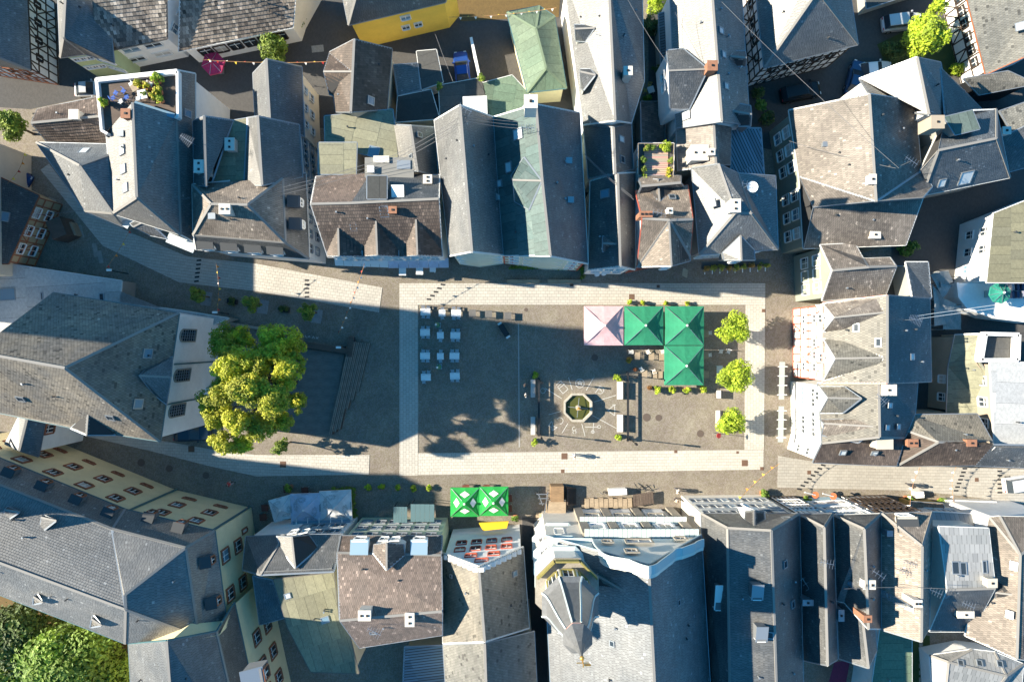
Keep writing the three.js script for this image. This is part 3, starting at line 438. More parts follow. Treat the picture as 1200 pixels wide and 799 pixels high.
house('narrow_row_house', 'narrow row house with greenish shaded slope and a small hipped dormer by the square', { v: 'a692,212,8 b724,203,11 c745,202,8 d744,316,8 e727,312,11 f690,316,8', f: 'abef:slate bcde:slate', o: 'abcdef', wall: 'white', trim: 'whiteTrim', sky: [[709.5, 227, .8, 1.1, 'skyglass']], dor: [['r725,286,10.6 g706,285,10.2 l720,277,9.6 m706,277,9.4 q720,295,9.6 s706,295,9.4', 'slate', 'slatewall', 1]], win: [['fd', 3, [6.2, 3.8], 1, 1.2, 'whitePaint']] });
house('tan_gable_house', 'tan tiled house with a pointed central gable facing the square', {
  v: 'a745,224,9.6 b806,217,9.6 c815,256,11.6 d809,300,9.4 e747,313,9.4 r753,256,12.6 s785,258,12.8 t812,257,12.2', f: 'abtsr:tan rse:tan sde:tan std:tan', o: 'abtder', wall: 'white', trim: 'redTimber', win: [['de', 4, [7.6, 5, 2.8], 1, 1.2, 'redTimber']], tim: [['de', .3, 9, 7, 4, 'redTimber']], dor: [['r784,258,12.7 g787,312,12 l747,313,9.4 m748,313,9.4 q808,300,9.4 s809,306,9.4', 'tan', 'white', 1]], chim: [[757, 251, 1.2, .5, 'brick', .8, 3], [785, 247, .5, .5, 'chimneyWhite', 1, 1]], sky: [[788, 231, .6, .6, 'glass']], ant: [[770, 252, 1.2, .2, 4]] });
house('brown_gable_annex', 'brown tiled rear annex with a small cross gable below the roof garden', { v: 'a747,206,9 b798,206,9 c804,222,9 d746,232,9 r752,218,11 s798,214,11', f: 'absr:tan rscd:tan', o: 'abscdr', wall: 'beige', cat: 'annex', dor: [['r773,236,10.6 g771,210,10.4 l757,224,9.6 m760,210,9.4 q796,220,9.6 s788,210,9.4', 'brown', 'beige']] });
const RG = house('roof_garden', 'timber roof garden deck with railings and planted edges', { v: 'a748,168,8.6 b790,168,8.6 c789,211,8.6 d748,212,8.6', f: 'abcd:greyflat', o: 'abcd', wall: 'white', trim: 'whitePaint', cat: 'roof garden', inset: .1 });
{ const pl = new Acc(), n = 16; for (let i = 0; i < n; i++) { const t = (i + .5) / n, a = P(755, 172 + t * 36, 8.7), b = P(783, 172 + t * 36, 8.7); pl.beam(a, b, .17, .05, [.42 * rr(.8, 1.2), .33 * rr(.85, 1.1), .25]); } part('deck_boards', pl, M.vc, RG);
  const rl = new Acc(), c = [[748, 168], [790, 168], [789, 211], [748, 212]].map(p => P(...p, 9.6)); c.forEach((p, i) => { const q = c[(i + 1) % 4]; rl.beam(p, q, .06, .06); for (let k = 0; k < 5; k++) { const t = p.clone().lerp(q, k / 5); rl.beam(t, V(t.x, 8.6, t.z), .05, .05); } }); part('railing', rl, M.palewood, RG); }
house('brown_lean_to', 'dark brown tiled lean-to roof between the slate row house and the white gable', { v: 'a751,119,4.8 b779,119,4 c779,166,4 d752,166,4.8', f: 'abcd:brown', o: 'abcd', wall: 'greywall', cat: 'annex' });
house('cross_gable_house', 'pale slate row house with a broad dark cross gable and white west wall', {
  v: 'a785,-20,8 b833,-30,12.4 c868,-30,8 d879,147,8 e846,142,12.4 f793,150,8', f: 'abef:light bcde:light', o: 'abcdef', wall: 'white', trim: 'zinc', chim: [[835, 77, .9, .9, 'brick', 1.3, 1]], sky: [[845, 36, .6, .8], [848, 64, .6, .7], [851, 101, .6, .8], [805, 135, .8, .9]],
  dor: [['r830,81,12 g784,83,12 l801,57,9.6 m781,59,9.4 q808,128,9.6 s785,128,9.4', 'slate', 'white', 2, 6], ['r856,66,10.6 g875,68,10.4 l861,60,9.4 m874,60,9.2 q860,78,9.4 s874,78,9.2', 'slate', 'slatewall', 1], ['r858,130,10.6 g881,134,10.4 l864,121,9.4 m880,124,9.2 q866,148,9.4 s880,148,9.2', 'slate', 'slatewall', 1]] });
house('lean_to', 'blue grey metal lean-to against the pale cross-gabled house', { v: 'a772,16,3.6 b787,12,4.4 c789,60,4.4 d775,76,3.6', f: 'abcd:metal', o: 'abcd', wall: 'greywall', cat: 'annex' });
house('tan_rear_house', 'tan tiled rear house with a large white chimney box', { v: 'a793,152,7.6 b836,136,11 c857,150,8 d856,193,8 e839,193,11 f795,200,7.6', f: 'abef:tan bcde:tan', o: 'abcdef', wall: 'beige', chim: [[820, 179, 1.7, 1.5, 'chimneyWhite', 1.2, 2], [834, 178, .6, .6, 'chimneyWhite', .8, 1]] });
house('metal_roof_annex', 'annex with a blue corrugated metal roof', { v: 'a856,150,6.4 b892,150,6.2 c896,205,5.6 d857,207,5.8', f: 'abcd:metal', o: 'abcd', wall: 'greywall', cat: 'annex' });
house('grey_hipped_house', 'grey slate house with satellite dish and flower balcony facing the square', {
  v: 'a811,197,9.2 b842,192,13 c865,203,11 d909,206,9.4 e912,292,9.2 f820,298,9.2 r862,249,13.2 s881,250,13.2', f: 'abrf:light bcsr:light cdes:light frse:light', o: 'abcdef', wall: 'slatewall', chim: [[862, 241, .9, 1.2]], sky: [[836, 238, .7, .8]], ant: [[872, 220, 1.4, .2, 4]],
  dor: [['r868,276,11.4 g869,305,11.4 l847,296,9.6 m849,305,9.6 q884,293,9.6 s885,305,9.6', 'slate', 'slatewall', 1]], win: [['fe', 6, [7, 4.4], 1, 1.4]] });
{ const p = P(882, 219, 13.6), g = new THREE.SphereGeometry(.85, 16, 6, 0, Math.PI * 2, 0, .7); const D = thing('satellite_dish', 'white satellite dish on the flat dormer of the grey slate house', 'satellite dish', V(p.x, 12, p.z)); const d = part('dish', g, M.whitePaint, D); d.rotation.x = Math.PI; d.position.set(0, 2.3, 0); const a = new Acc(); a.tube(V(p.x, 11, p.z), V(p.x, 13.5, p.z), .04, .04, 5); part('mast', a, M.steel, D); }
// ---------------------------------------------------------------- buildings, north-east
const timW = [['ab', .3, 6.4, 9, 4, 'darkTimber'], ['bc', .3, 6.4, 10, 4, 'darkTimber']];
house('half_timbered_house', 'black and white half-timbered corner house with a pale hipped slate roof', { v: 'a884,-30,6.8 b896,79,6.8 c1006,52,6.8 d993,-30,6.8 r958,-10,11.6 s950,-30,11.6', f: 'abrs:light bcr:light cdsr:light', o: 'abcd', wall: 'white', trim: 'zinc', tim: timW, win: [['ab', 4, [4.6], .7, .9, 'darkTimber'], ['bc', 5, [4.6], .7, .9, 'darkTimber']] });
house('half_timbered_house', 'white house with dark timbers and olive roof beside the garden tree', { v: 'a1127,-30,4.4 b1156,87,4.4 c1260,40,8.4 d1260,-60,8.4', f: 'abcd:olive', o: 'abcd', wall: 'white', trim: 'brown', tim: [['ab', .2, 4.2, 9, 2, 'darkTimber']], win: [['ab', 6, [2.9], .9, .9, 'darkTimber']], sky: [[1196, 31, .8, .8]] });
house('low_flat_building', 'low dark flat roof at the car park behind the silver car', { v: 'a1010,-60,2.4 b1088,-60,2.4 c1084,-12,2.4 d1016,10,2.4', f: 'abcd:darkflat', o: 'abcd', wall: 'greywall', cat: 'annex' });
house('pale_slate_house', 'house with a broad pale slate west slope and a dark ridge beside the garden', { v: 'a1008,92,8 b1075,67,12 c1103,73,8.6 d1110,112,8.6 e1106,137,9 f1089,134,12 g1072,132,9 h1020,111,8', f: 'abfgh:light bcdef:light', o: 'abcdefgh', wall: 'white', trim: 'zinc' });
house('blue_slate_wing', 'blue slate wing sloping down behind the pale slate house', { v: 'a1103,80,9 b1130,106,6.5 c1152,129,6.5 d1108,138,9.6', f: 'abcd:slate', o: 'abcd', wall: 'greywall', cat: 'annex', trim: 'zinc' });
house('big_brown_house', 'big house with large brown tiled roof, dark east slope and grey green west front', {
  v: 'a925,129,6.6 b1019,110,13 c1073,118,8.6 d1080,200,8.6 e1093,219,8.6 f1082,232,10.4 g1062,287,8.4 h942,291,6.6 i937,207,6.6 r1027,236,13 s953,243,9.6', f: 'abri:tan bcdr:tan irs:tan rsf:tan rdef:tan sfgh:tan ish:tan', o: 'abcdefghi', wall: 'greenslate', trim: 'whiteTrim', cap: 'ridge',
  win: [['ai', 3, [4.6, 2.2], 1.1, 1.5], ['ih', 3, [4.6, 2.2], 1.1, 1.5]], chim: [[1026, 275, 1, .7, 'chimneyWhite', 1, 1], [968, 169, .5, .4, 'zinc', .5, 0], [1023, 210, .6, .9, 'chimneyWhite', .7, 1]], sky: [[981, 272, .5, .5]], ant: [[1054, 195, 2.2, .6, 5]] });
house('slate_ell_house', 'dark blue slate house with skylights and a tan back slope beside a brick chimney', {
  v: 'a1108,139,9 b1142,129,9.4 c1168,128,9 d1184,208,7.6 e1081,229,7.6 f1079,200,9 r1100,176,11.4 s1168,162,11.4', f: 'abcsr:slate rsde:slate csd:slate arf:slate ref:slate', o: 'abcdef', wall: 'greywall', trim: 'whiteTrim', sky: [[1132, 208, 1.3, 1.5], [1104, 214, .7, .9]], chim: [[1099, 143, 1.2, 1.2, 'tanwall', 13, 1]] });
house('teal_roof_dormer', 'flat teal dormer roof next to the brick chimney', { v: 'a1107,137,11.4 b1140,129,11.4 c1149,151,11.6 d1120,158,11.6', f: 'abcd:teal', o: 'abcd', wall: 'greywall', cat: 'dormer', inset: .05 });
house('olive_lean_to', 'olive grey lean-to roof against the half-timbered house with dark timbers', { v: 'a1130,92,5 b1182,83,5 c1215,98,5 d1148,111,4', f: 'abcd:olive', o: 'abcd', wall: 'dark', cat: 'annex' });
house('dark_slate_house', 'dark slate house with a pale skylight at the town edge', { v: 'a1164,166,7 b1230,134,9 c1240,186,8 d1184,201,6', f: 'abcd:slate', o: 'abcd', wall: 'greywall', sky: [[1194, 178, 1, 1.4]], chim: [[1180, 153, .8, .7, 'chimneyWhite', 1, 1]] });
house('grey_gabled_annex', 'grey olive roofed annex behind the dark slate house', { v: 'a1172,130,5 b1230,110,5 c1230,150,5 d1190,160,5', f: 'abcd:olive', o: 'abcd', wall: 'dark', cat: 'annex' });
house('shingled_house', 'house with grey shingled west front, white windows and brown tiled gable', { v: 'a962,287,7.6 b1002,285,7.6 c1012,303,7.8 d1044,302,7.8 e1051,312,9.6 f1038,346,7.4 g964,352,7.4 r976,317,10.2 s1018,313,10.2', f: 'abcsr:tan cdes:tan rsefg:tan', o: 'abcdefgr', wall: 'greenslate', trim: 'whiteTrim', win: [['ag', 3, [6, 3], 1.1, 1.6]], sky: [[1030, 337, .6, .6]] });
const RW = house('red_timbered_house', 'white house with red timber framing and two gables facing the square', {
  v: 'a965,355,8.4 b1040,346,12.4 c1090,350,8.8 d1092,447,8.8 e1040,449,12.4 f965,449,8.4', f: 'abef:olive bcde:slate', o: 'abcdef', wall: 'white', trim: 'pink', tim: [['af', .2, 8.2, 9, 4, 'redTimber', .3]], win: [['af', 5, [5.9, 3.2], .75, .9, 'whitePaint']], sky: [[996, 362, .6, .5], [1004, 384, .8, .5, 'glass'], [1030, 401, .8, .5, 'glass'], [1069, 418, .6, .6]],
  dor: [['r1037,366,12.2 g978,372,11.2 l1030,349,11.8 m965,356,8.4 q990,387,9.6 s965,389,8.4', 'tan', 'white', 1, 2.2, 'whiteTrim'], ['r1036,419,12.2 g979,420,11.2 l990,398,9.6 m965,397,8.4 q1034,426,12 s965,446,8.4', 'olive', 'white', 1, 2.2, 'whiteTrim']], ant: [[1060, 375, 2, .3, 9]] });
house('blue_slate_house', 'narrow blue slate roof beside the sheeted ruin', { v: 'a1062,307,9.4 b1088,307,9.4 c1092,349,8.6 d1070,349,9.6', f: 'abcd:slate', o: 'abcd', wall: 'greywall', trim: 'whiteTrim' });
house('dark_rear_roof', 'dark flat roof in the gap behind the shingled house', { v: 'a1044,312,6 b1062,312,6 c1072,348,6 d1038,348,6', f: 'abcd:darkflat', o: 'abcd', wall: 'dark', cat: 'annex' });
{ // sheeted scaffold and tarpaulins
  const t = thing('tarpaulin_shelter', 'grey tarpaulins sagging over a low frame beside the white curved house', 'tarpaulin', P(1108, 350)), z = [[[1092, 322, 5], [1100, 318, 5.6], [1116, 335, 4.2], [1105, 350, 4]], [[1101, 318, 5], [1112, 317, 3.8], [1117, 330, 3.4], [1104, 336, 4.6]], [[1094, 334, 4.8], [1106, 350, 4.4], [1122, 356, 3], [1110, 380, 3.4], [1096, 382, 4.4]], [[1105, 362, 3.4], [1127, 357, 2.8], [1127, 386, 2.8], [1106, 386, 3.4]]];
  M.tarp = std(.33, .34, .33, { map: fineTex, roughness: .6 });
  z.forEach((q, n) => { const a = new Acc(), w = q.map(p => P(...p)), c = w.reduce((s, p) => s.add(p), V()).divideScalar(w.length); const N = 6; w.forEach((p, i) => { const r = w[(i + 1) % w.length]; for (let k = 0; k < N; k++) for (let m = 0; m < N; m++) { const g = (s, u) => { const e = p.clone().lerp(r, s), b = e.lerp(c, u); b.y += .35 * (noise(b.x * 1.3, n * 5, b.z * 1.3) - .5) - .25 * u; return b; }; a.quad(g(k / N, m / N), g((k + 1) / N, m / N), g((k + 1) / N, (m + 1) / N), g(k / N, (m + 1) / N)); } }); w.forEach(p => a.tube(V(p.x, 0, p.z), p, .05, .05, 5)); part('tarpaulin', a, M.tarp, t); });
}
const WU = house('white_corner_house', 'white corner house with a small white gable dormer and stepped tan roofs', {
  v: 'a959,449,7.8 b1030,449,11.6 c1076,449,8.4 d1073,484,8.6 e1061,513,8.8 f1051,546,7.6 g953,542,7.6 h964,519,8.6 r1031,512,11.4', f: 'abrh:olive bcder:slate hrefg:brown', o: 'abcdefgh', wall: 'white', trim: 'zinc', win: [['ah', 5, [6.2, 3.6], .8, 1.1, 'whitePaint', '', .05, .95], ['hg', 2, [5.4, 3], .7, 1]], sky: [[988, 530, .6, .6], [1025, 530.5, .6, .5], [1043, 475, .5, .6], [1040, 501, .5, .6], [1053, 500, .5, .5]], chim: [[1042, 457, 1.4, 1, 'chimneyWhite', 1.1, 1], [1037, 520, 1.6, 1, 'beige', .9, 0]],
  dor: [['r1010,467,11.2 g971,466,10.8 l990,453,9.8 m961,453,8.6 q988,484,9.8 s961,484,8.6', 'olive', 'white', 1]], ant: [[1025, 466, 1.4, .8, 6]] });
dormer(WU, 'r1030,500,11.2 g966,496,9.4 l1028,490,10.6 m961,492,8.6 q1006,519,9.6 s963,510,8.6', 'tan', 'white');
house('diamond_slate_house', 'tan diamond slate roof with a mossy dark brown street slope', { v: 'a1067,486,8 b1146,485,8 c1164,518,9 d1165,521,10 e1144,545,7.2 f1051,546,7.2 g1061,504,8.6 r1100,518,10.4', f: 'abcrg:olive rcdef:brown grf:brown', o: 'abcdefg', wall: 'tanwall', chim: [[1070, 519, 1, .7, 'brick', .9, 2], [1139, 519, .9, .6, 'brick', .7, 1]], sky: [[1093, 532, .7, .5], [1141, 535, .7, .5], [1146, 502, .6, .5, 'glass']] });
house('slate_end_house', 'plain dark slate roof next to the mossy brown slope', { v: 'a1165,521,10 b1250,522,10 c1250,550,7.2 d1144,545.5,7.2', f: 'abcd:slate', o: 'abcd', wall: 'white' });
house('white_flat_house', 'house with a large pale flat roof and a grey front with white windows', { v: 'a1161,424,8.2 b1260,426,8.2 c1260,524,8.2 d1166,521,8.2', f: 'abcd:white', o: 'abcd', wall: 'tanwall', trim: 'whiteTrim', win: [['ad', 3, [6.4, 4.2, 2], .9, 1.2]] });
const RT2 = house('terrace_annex', 'annex with a sunny walled roof terrace beside the large pale flat roof', { v: 'a1155,391,7.4 b1194,392,7.4 c1193,422,7.4 d1150,422,7.4', f: 'abcd:greyflat', o: 'abcd', wall: 'beige', trim: 'whitePaint', cat: 'annex', inset: .05 });
{ const a = new Acc(), c = [[1155, 391], [1194, 392], [1193, 422], [1150, 422]].map(p => P(...p, 8.2)); c.forEach((p, i) => { const q = c[(i + 1) % 4]; a.beam(V(p.x, 7.9, p.z), V(q.x, 7.9, q.z), .4, .9); }); part('parapet', a, M.white, RT2); }
house('grey_curved_front', 'grey rendered front bending along the courtyard below the roof terrace', { v: 'a1120,392,5 b1153,391,7 c1149,424,7 d1160,440,7 e1162,486,6 f1110,484,4 g1112,430,4', f: 'abcdefg:sheet', o: 'abcdefg', wall: 'tanwall', win: [['gf', 2, [2.6], .8, 1.1]] });
const CV = house('white_curved_house', 'white curved house with olive sheet roof at the edge of the dark lane', { v: 'b1165,250,6 c1240,220,6 d1240,331,6 e1157,331,6', f: 'bcde:sheet', o: 'bcde', wall: 'white', trim: 'whitePaint', win: [['be', 3, [4.4, 2.0], .8, 1.1]] });
{ const a = new Acc(), pts = [[1122, 331], [1160, 331], [1215, 331], [1215, 378], [1165, 372], [1135, 362], [1124, 348]].map(p => P(p[0], p[1], 3)); a.prism(pts.map(p => V(p.x, 0, p.z)), 0, 2.4); part('terrace_base', a, M.white, CV); const b = new Acc(); pts.forEach((p, i) => { const q = pts[(i + 1) % pts.length]; if (i > 2) b.beam(V(p.x, 2.7, p.z), V(q.x, 2.7, q.z), .25, .9); }); part('terrace_parapet', b, M.white, CV);
  for (let i = 0; i < 8; i++) { const s = new Acc(), p = P(1187 + (i % 4) * 6, 336 + Math.floor(i / 4) * 9, 2.9); s.box(p.x, 2.7, p.z, .3, .7, .8, .1, i % 3 ? [.05, .07, .13] : [.30, .30, .34]); part('folded_chair', s, M.vc, CV); } }

// ---------------------------------------------------------------- buildings, west
const CH = house('town_church', 'white hall church with a huge weathered hipped slate roof beside the large tree', {
  v: 'a62,343,11.8 b209,367,11.8 c187,517,11.8 d82,501,11.8 e-20,480,11.8 f-10,398,11.8 r76,431,21 s-30,412,21', f: 'abrsf:church bcr:church cdesr:church', o: 'abcdef', wall: 'white', trim: 'teal', cap: 'ridge', cat: 'church', sky: [[172, 414, .9, .9, 'skyglass'], [161, 473, .9, .9, 'skyglass'], [24, 467, .7, .7, 'glass'], [129, 489, .7, .7, 'glass'], [103, 374, .6, 1.8, 'glass']],
  dor: [['r163,440,15.4 g200,442,13.6 l176,426,13 m202,418,11.9 q180,462,13 s195,474,11.9', 'slate', 'white', 0, .6], ['r103,482,14.4 g101,510,13.2 l92,493,12.6 m82,502,11.9 q122,502,12.4 s135,510,11.9', 'slate', 'white', 0, .6]] });
for (const [t, y] of [[.16, 8.4], [.50, 8.4], [.80, 8.4]]) { // three tall arched windows
  const E = edgeOf(CH, 'bc'), p = E.a.clone().lerp(E.b, t), w = 1.15, h = 2.7, sh = (k) => { const s = new THREE.Shape(); s.moveTo(-w / 2 - k, -h / 2 - k); s.lineTo(w / 2 + k, -h / 2 - k); s.lineTo(w / 2 + k, h / 2); s.absarc(0, h / 2, w / 2 + k, 0, Math.PI); return s; };
  p.y = y; const fs = sh(.12); fs.holes.push(new THREE.Path(sh(0).getPoints(10))); const f = new THREE.Mesh(new THREE.ExtrudeGeometry(fs, { depth: .14, bevelEnabled: false }), M.stone); f.name = 'arched_window'; f.position.copy(p).sub(CH.position); f.rotation.y = E.ang; CH.add(f);
  const g = new THREE.Mesh(new THREE.ExtrudeGeometry(sh(0), { depth: .03, bevelEnabled: false }), M.glass); g.name = 'pane'; f.add(g); const b = new Acc(); for (let i = -1; i < 2; i++) b.box(i * .3, .1, .05, .04, h + .5, .05); for (let i = 0; i < 6; i++) b.box(0, -h / 2 + .25 + i * .5, .05, w, .04, .05); const bm = new THREE.Mesh(b.geo(), M.zinc); bm.name = 'leading'; f.add(bm);
}
{ const E = edgeOf(CH, 'bc'), a = new Acc(); for (const t of [.40, .73]) { const p = E.a.clone().lerp(E.b, t); p.addScaledVector(E.n, .08); a.beam(V(p.x, 0, p.z), V(p.x, 11.4, p.z), .14, .14); } part('downpipe', a, M.teal, CH); const k = new Acc(), p = E.a.clone().lerp(E.b, .7).addScaledVector(E.n, .7); k.box(p.x, 1.3, p.z, 1.4, 2.6, 1.6, E.ang); part('porch', k, M.white, CH); }
house('white_flat_hall', 'low hall with a stained white membrane roof along the north side of the church', { v: 'a-60,299,3 b142,329,3 c140,354,3 d212,364,3 e268,373,3 f250,380,3 g-60,400,3', f: 'abcdefg:white', o: 'abcdefg', wall: 'greywall', trim: 'whiteTrim', cat: 'hall', inset: -.02, sky: [[6, 345, 1.3, 2.2, 'skyglass'], [119, 348, .8, .5, 'glass'], [49, 347, .8, .2, 'glass']] });
const OB = house('ochre_timbered_house', 'ochre half-timbered house with dark roof and white shuttered windows', { v: 'a-60,180,5 b45,229,4.6 c9,309,4.6 d-60,309,5', f: 'abcd:slate', o: 'abcd', wall: 'sand', trim: 'brown', tim: [['bc', .2, 4.4, 9, 3, 'brown', .8]], win: [['bc', 3, [3.4], 1.1, .8, 'whitePaint'], ['bc', 3, [1.5], 1.1, .8, 'whitePaint']], sky: [[6, 254, 1, .8, 'skyglass']] });
{ const a = new Acc(), p = P(65, 267, 2.6); a.box(p.x, 1.3, p.z, 1.7, 2.6, 2.2, .4); part('porch', a, M.darkWood, OB); const b = new Acc(), q = P(79, 270, 1.2); b.box(q.x, .6, q.z, 1.4, 1.2, 1.6, .4); part('porch_step', b, M.palewood, OB); }
// added out of frame: row, tower and hall shaped to shade street and square
house('added_row_house', 'unseen slate roofed row house added to shade the western street', { v: 'a-100,150,9 b-32,152,9 c-32,320,9 d-100,322,9 r-66,151,14 s-66,321,14', f: 'abr:slate bcsr:slate cds:slate adsr:slate', o: 'abcd', wall: 'beige' });
{ const t = thing('added_tower', 'unseen tall slender tower added out west to cast the long shadow on the square', 'tower', V(-67, 0, -6.6)), w = 3.05; const a = new Acc(); a.box(-67, 20.5, -6.6, 2 * w, 41, 2 * w); part('shaft', a, M.stone, t); const r = new Acc(), q = [[-1, -1], [1, -1], [1, 1], [-1, 1]].map(([i, k]) => V(-67 + i * (w + .2), 41, -6.6 + k * (w + .2))), m = q.map(p => V(-67 + (p.x + 67) * .62, 44.4, -6.6 + (p.z + 6.6) * .62)), top = V(-67, 48, -6.6); q.forEach((p, i) => { const j = (i + 1) % 4; r.quad(q[j], p, m[i], m[j]); r.tri(m[j], m[i], top); }); part('cap', r, std(.16, .17, .19), t); for (const s of [[1, 0], [0, 1], [-1, 0], [0, -1]]) windowAt(t, V(-67 + s[0] * (w + .01), 36, -6.6 + s[1] * (w + .01)), Math.atan2(s[0], s[1]), 1.2, 2.6, M.stone, ''); }  // unseen tower, added and sized for the shadow it throws across the square
house('added_hall', 'unseen tall narrow hall added out west to shade the southern street', { v: 'a-638,553,30 b-456,553,30 c-456,610,30 d-638,610,30 r-709,590,36 s-709,630,36', f: 'abr:slate bcsr:slate cds:slate dars:slate', o: 'abcd', wall: 'beige' });  // unseen block, added and narrowed for its shade on the southern street
// the large yellow mansard building
const YB = house('mansard_building', 'large pale yellow building with brown window surrounds and a grey mansard roof', {
  v: 'a-60,513,10.5 b146,597,10.5 c251,622,10.5 d266,737,10.5 e146,754,12 f-60,674,12 g-60,545,13.6 h131,620,13.6 i217,642,13.6 j232,745,13 k147,714,16.6 l-60,637,16.6 m146,697,16.6',
  f: 'abhg:light bcih:light cdji:light ghkl:light himk:light imj:light mkj:light kej:light lkef:light', o: 'abcdef', wall: 'cream', trim: 'teal', cap: 'ridge',
  win: [['ab', 5, [8.3, 5], 1.05, 1.2, 'brown', 'surround', .03, .97], ['ab', 5, [2.2], 1.1, .18, 'brown', 'surround', .03, .97], ['bc', 2, [8.3, 5], 1.05, 1.2, 'brown', 'surround', .1, .9], ['bc', 2, [2.2], 1.2, .2, 'brown', 'surround', .1, .9], ['cd', 2, [8.3, 5], 1.2, 1.5, 'brown', 'surround', .1, .95], ['cd', 1, [2.8], .3, 1.1, 'brown', 'surround', .1, .3]],
  box: [[8, 555, 2.75], [47, 571, 2.75], [87, 587, 2.75], [125, 602, 2.75], [173, 607, 2.9], [208, 619, 2.9], [240, 659, 1.7], [247, 707, 1.7]].map(([x, y, a]) => [x, y, a, .95, .9, 1.2, 'lid', 'slatewall', 'brown', .45]),
  dor: [['r66,610,15.2 g48,606,14.8 l52,604,14.4 m50,604,14.4 q48,624,14.6 s46,622,14.4', 'slate', 'greywall'], ['r23,600,15.2 g5,597,14.8 l10,594,14.4 m8,594,14.4 q5,612,14.6 s3,612,14.4', 'slate', 'greywall'], ['r50,706,15 g39,699,14.8 l44,696,14.6 m42,696,14.6 q40,708,14.4 s38,708,14.4', 'olive', 'greywall'], ['r119,733,15 g107,725,14.8 l110,721,14.6 m108,721,14.6 q107,735,14.4 s105,735,14.4', 'olive', 'greywall']], sky: [[153, 674, .8, .5]] });
{ const E = edgeOf(YB, 'bc'), a = new Acc(); for (const t of [0.02, .98]) { const p = E.a.clone().lerp(E.b, t).addScaledVector(E.n, .1); a.beam(V(p.x, 0, p.z), V(p.x, 10.3, p.z), .18, .18); } part('downpipe', a, M.teal, YB); }
house('oriel_tower', 'small white oriel with slate roof and one brown window on the yellow building', { v: 'a22,486,7.6 b32,488,9.2 c52,492,7.8 d44,535,7.8 e22,528,9.2 f5,520,7.6', f: 'abef:slate bcde:slate', o: 'abcdef', wall: 'white', trim: 'slatewall', cat: 'oriel', win: [['cd', 1, [6.4], .9, 1.2, 'brown', 'surround', .1, .5]] });
house('south_wing', 'cream wing with slate mansard roof south of the yellow building', { v: 'a150,755,10 b195,751,18 c253,740,13.6 d274,706,9.5 e316,900,9.5 f290,900,13.6 g206,900,18 h158,900,10', f: 'abgh:slate bcfg:slate cdef:slate', o: 'abcdefgh', wall: 'cream', trim: 'teal', win: [['de', 4, [6.2, 3], 1.2, 1.5, 'brown', 'surround', .2, .9]], box: [[296, 795, 1.75, 1.2, 1.4, 1.4, 'zinc', 'slatewall', 'brown']] });

// ---------------------------------------------------------------- buildings, south row
house('dark_slate_gable_house', 'dark slate house with white gabled front behind the white printed parasols', { v: 'a288,629,7 b333,627,8.4 c401,626,8.4 d391,670,11.4 e305,674,11.4 f284,668,8.6', f: 'abef:slate bcde:slate', o: 'abcdef', wall: 'white', trim: 'zinc', win: [['bc', 4, [6.6, 4.2, 1.8], 1.1, 1.3, 'zinc']], dor: [['r346,666,11.3 g342,629,10.4 l331,647,9.6 m324,628,8.6 q373,642,9.4 s362,627,8.6', 'slate', 'white', 2]], sky: [[297, 646, .5, .9, 'skyglass'], [309, 645, .4, .8, 'skyglass']] });
house('sheet_roof_annex', 'sheet roofed rear wing, half sunlit, beside the brown tiled house', { v: 'a320,679,9.6 b391,671,9.6 c397,727,9.6 d407,735,9.6 e420,789,9.6 f364,787,9.6 g337,735,9.6', f: 'bcdefga:sheet', o: 'abcdefg', wall: 'beige', trim: 'greyTimber', cat: 'annex', sky: [[337, 698, .6, .5], [381, 726, .8, .6, 'skyglass']] });
house('dark_rear_roof', 'dark low slate roof in the corner beside the yellow building', { v: 'a296,675,8 b319,680,8 c333,724,7 d304,732,7', f: 'abcd:slate', o: 'abcd', wall: 'cream', cat: 'annex' });
const BM = house('brown_mansard_house', 'brown tiled mansard house with a pointed dormer and pale green front', {
  v: 'a399,628,8.6 b518,628,8.6 c517,651,11 d395,648,11 e398,727,14.6 f518,716,14.6 g518,744,12 h421,759,11', f: 'abcd:rose dcfe:rose efgh:rose', o: 'abcfghed', wall: 'palegreen', trim: 'zinc', win: [['ab', 6, [7.4, 4.8, 2.4], 1.1, 1.2, 'zinc', '', .03, .97]], chim: [[427, 721, 1.1, .9], [480, 726, .8, 1.2]], sky: [[422, 677, .6, .6, 'skyglass'], [492, 674, .7, .8, 'skyglass'], [452, 702, .6, .7, 'glass'], [437, 741, .6, .4]], box: [[421, 641, Math.PI, 1.6, 1.3, 1.3, 'blueMetal', 'white'], [491, 641, Math.PI, 1.5, 1.3, 1.3, 'blueMetal', 'white']],
  dor: [['r453,668,12.6 g453,636,12.2 l437,648,11.1 m438,638,11 q474,650,11.1 s473,638,11', 'brown', 'white', 2]], ant: [[443, 730, 2, .5, 6]] });
house('corrugated_shed', 'shed with a blue grey corrugated roof in the back yard', { v: 'a474,758,4 b522,756,4.2 c532,900,4.2 d468,900,3.8', f: 'abcd:metal', o: 'abcd', wall: 'greywall', cat: 'shed' });
const SG = house('stepped_gable_house', 'white gabled house with red windows, yellow awning and a textured tan slate roof', {
  v: 'a518,648,9.8 b561,664,15 c613,641,9.8 d620,736,9.8 e568,752,15 f519,754,9.8', f: 'abef:olive bcde:olive', o: 'abcdef', wall: 'white', trim: 'whiteTrim', win: [['ac', 4, [8.4, 6], 1, 1.1, 'redTimber', '', .08, .92], ['ac', 2, [10.6], 1.1, .9, 'redTimber', '', .2, .8], ['ac', 1, [12.4], 1.2, .8, 'redTimber']], sky: [[603, 672, .5, .6, 'skyglass'], [529, 675, .3, .3, 'glass']] });
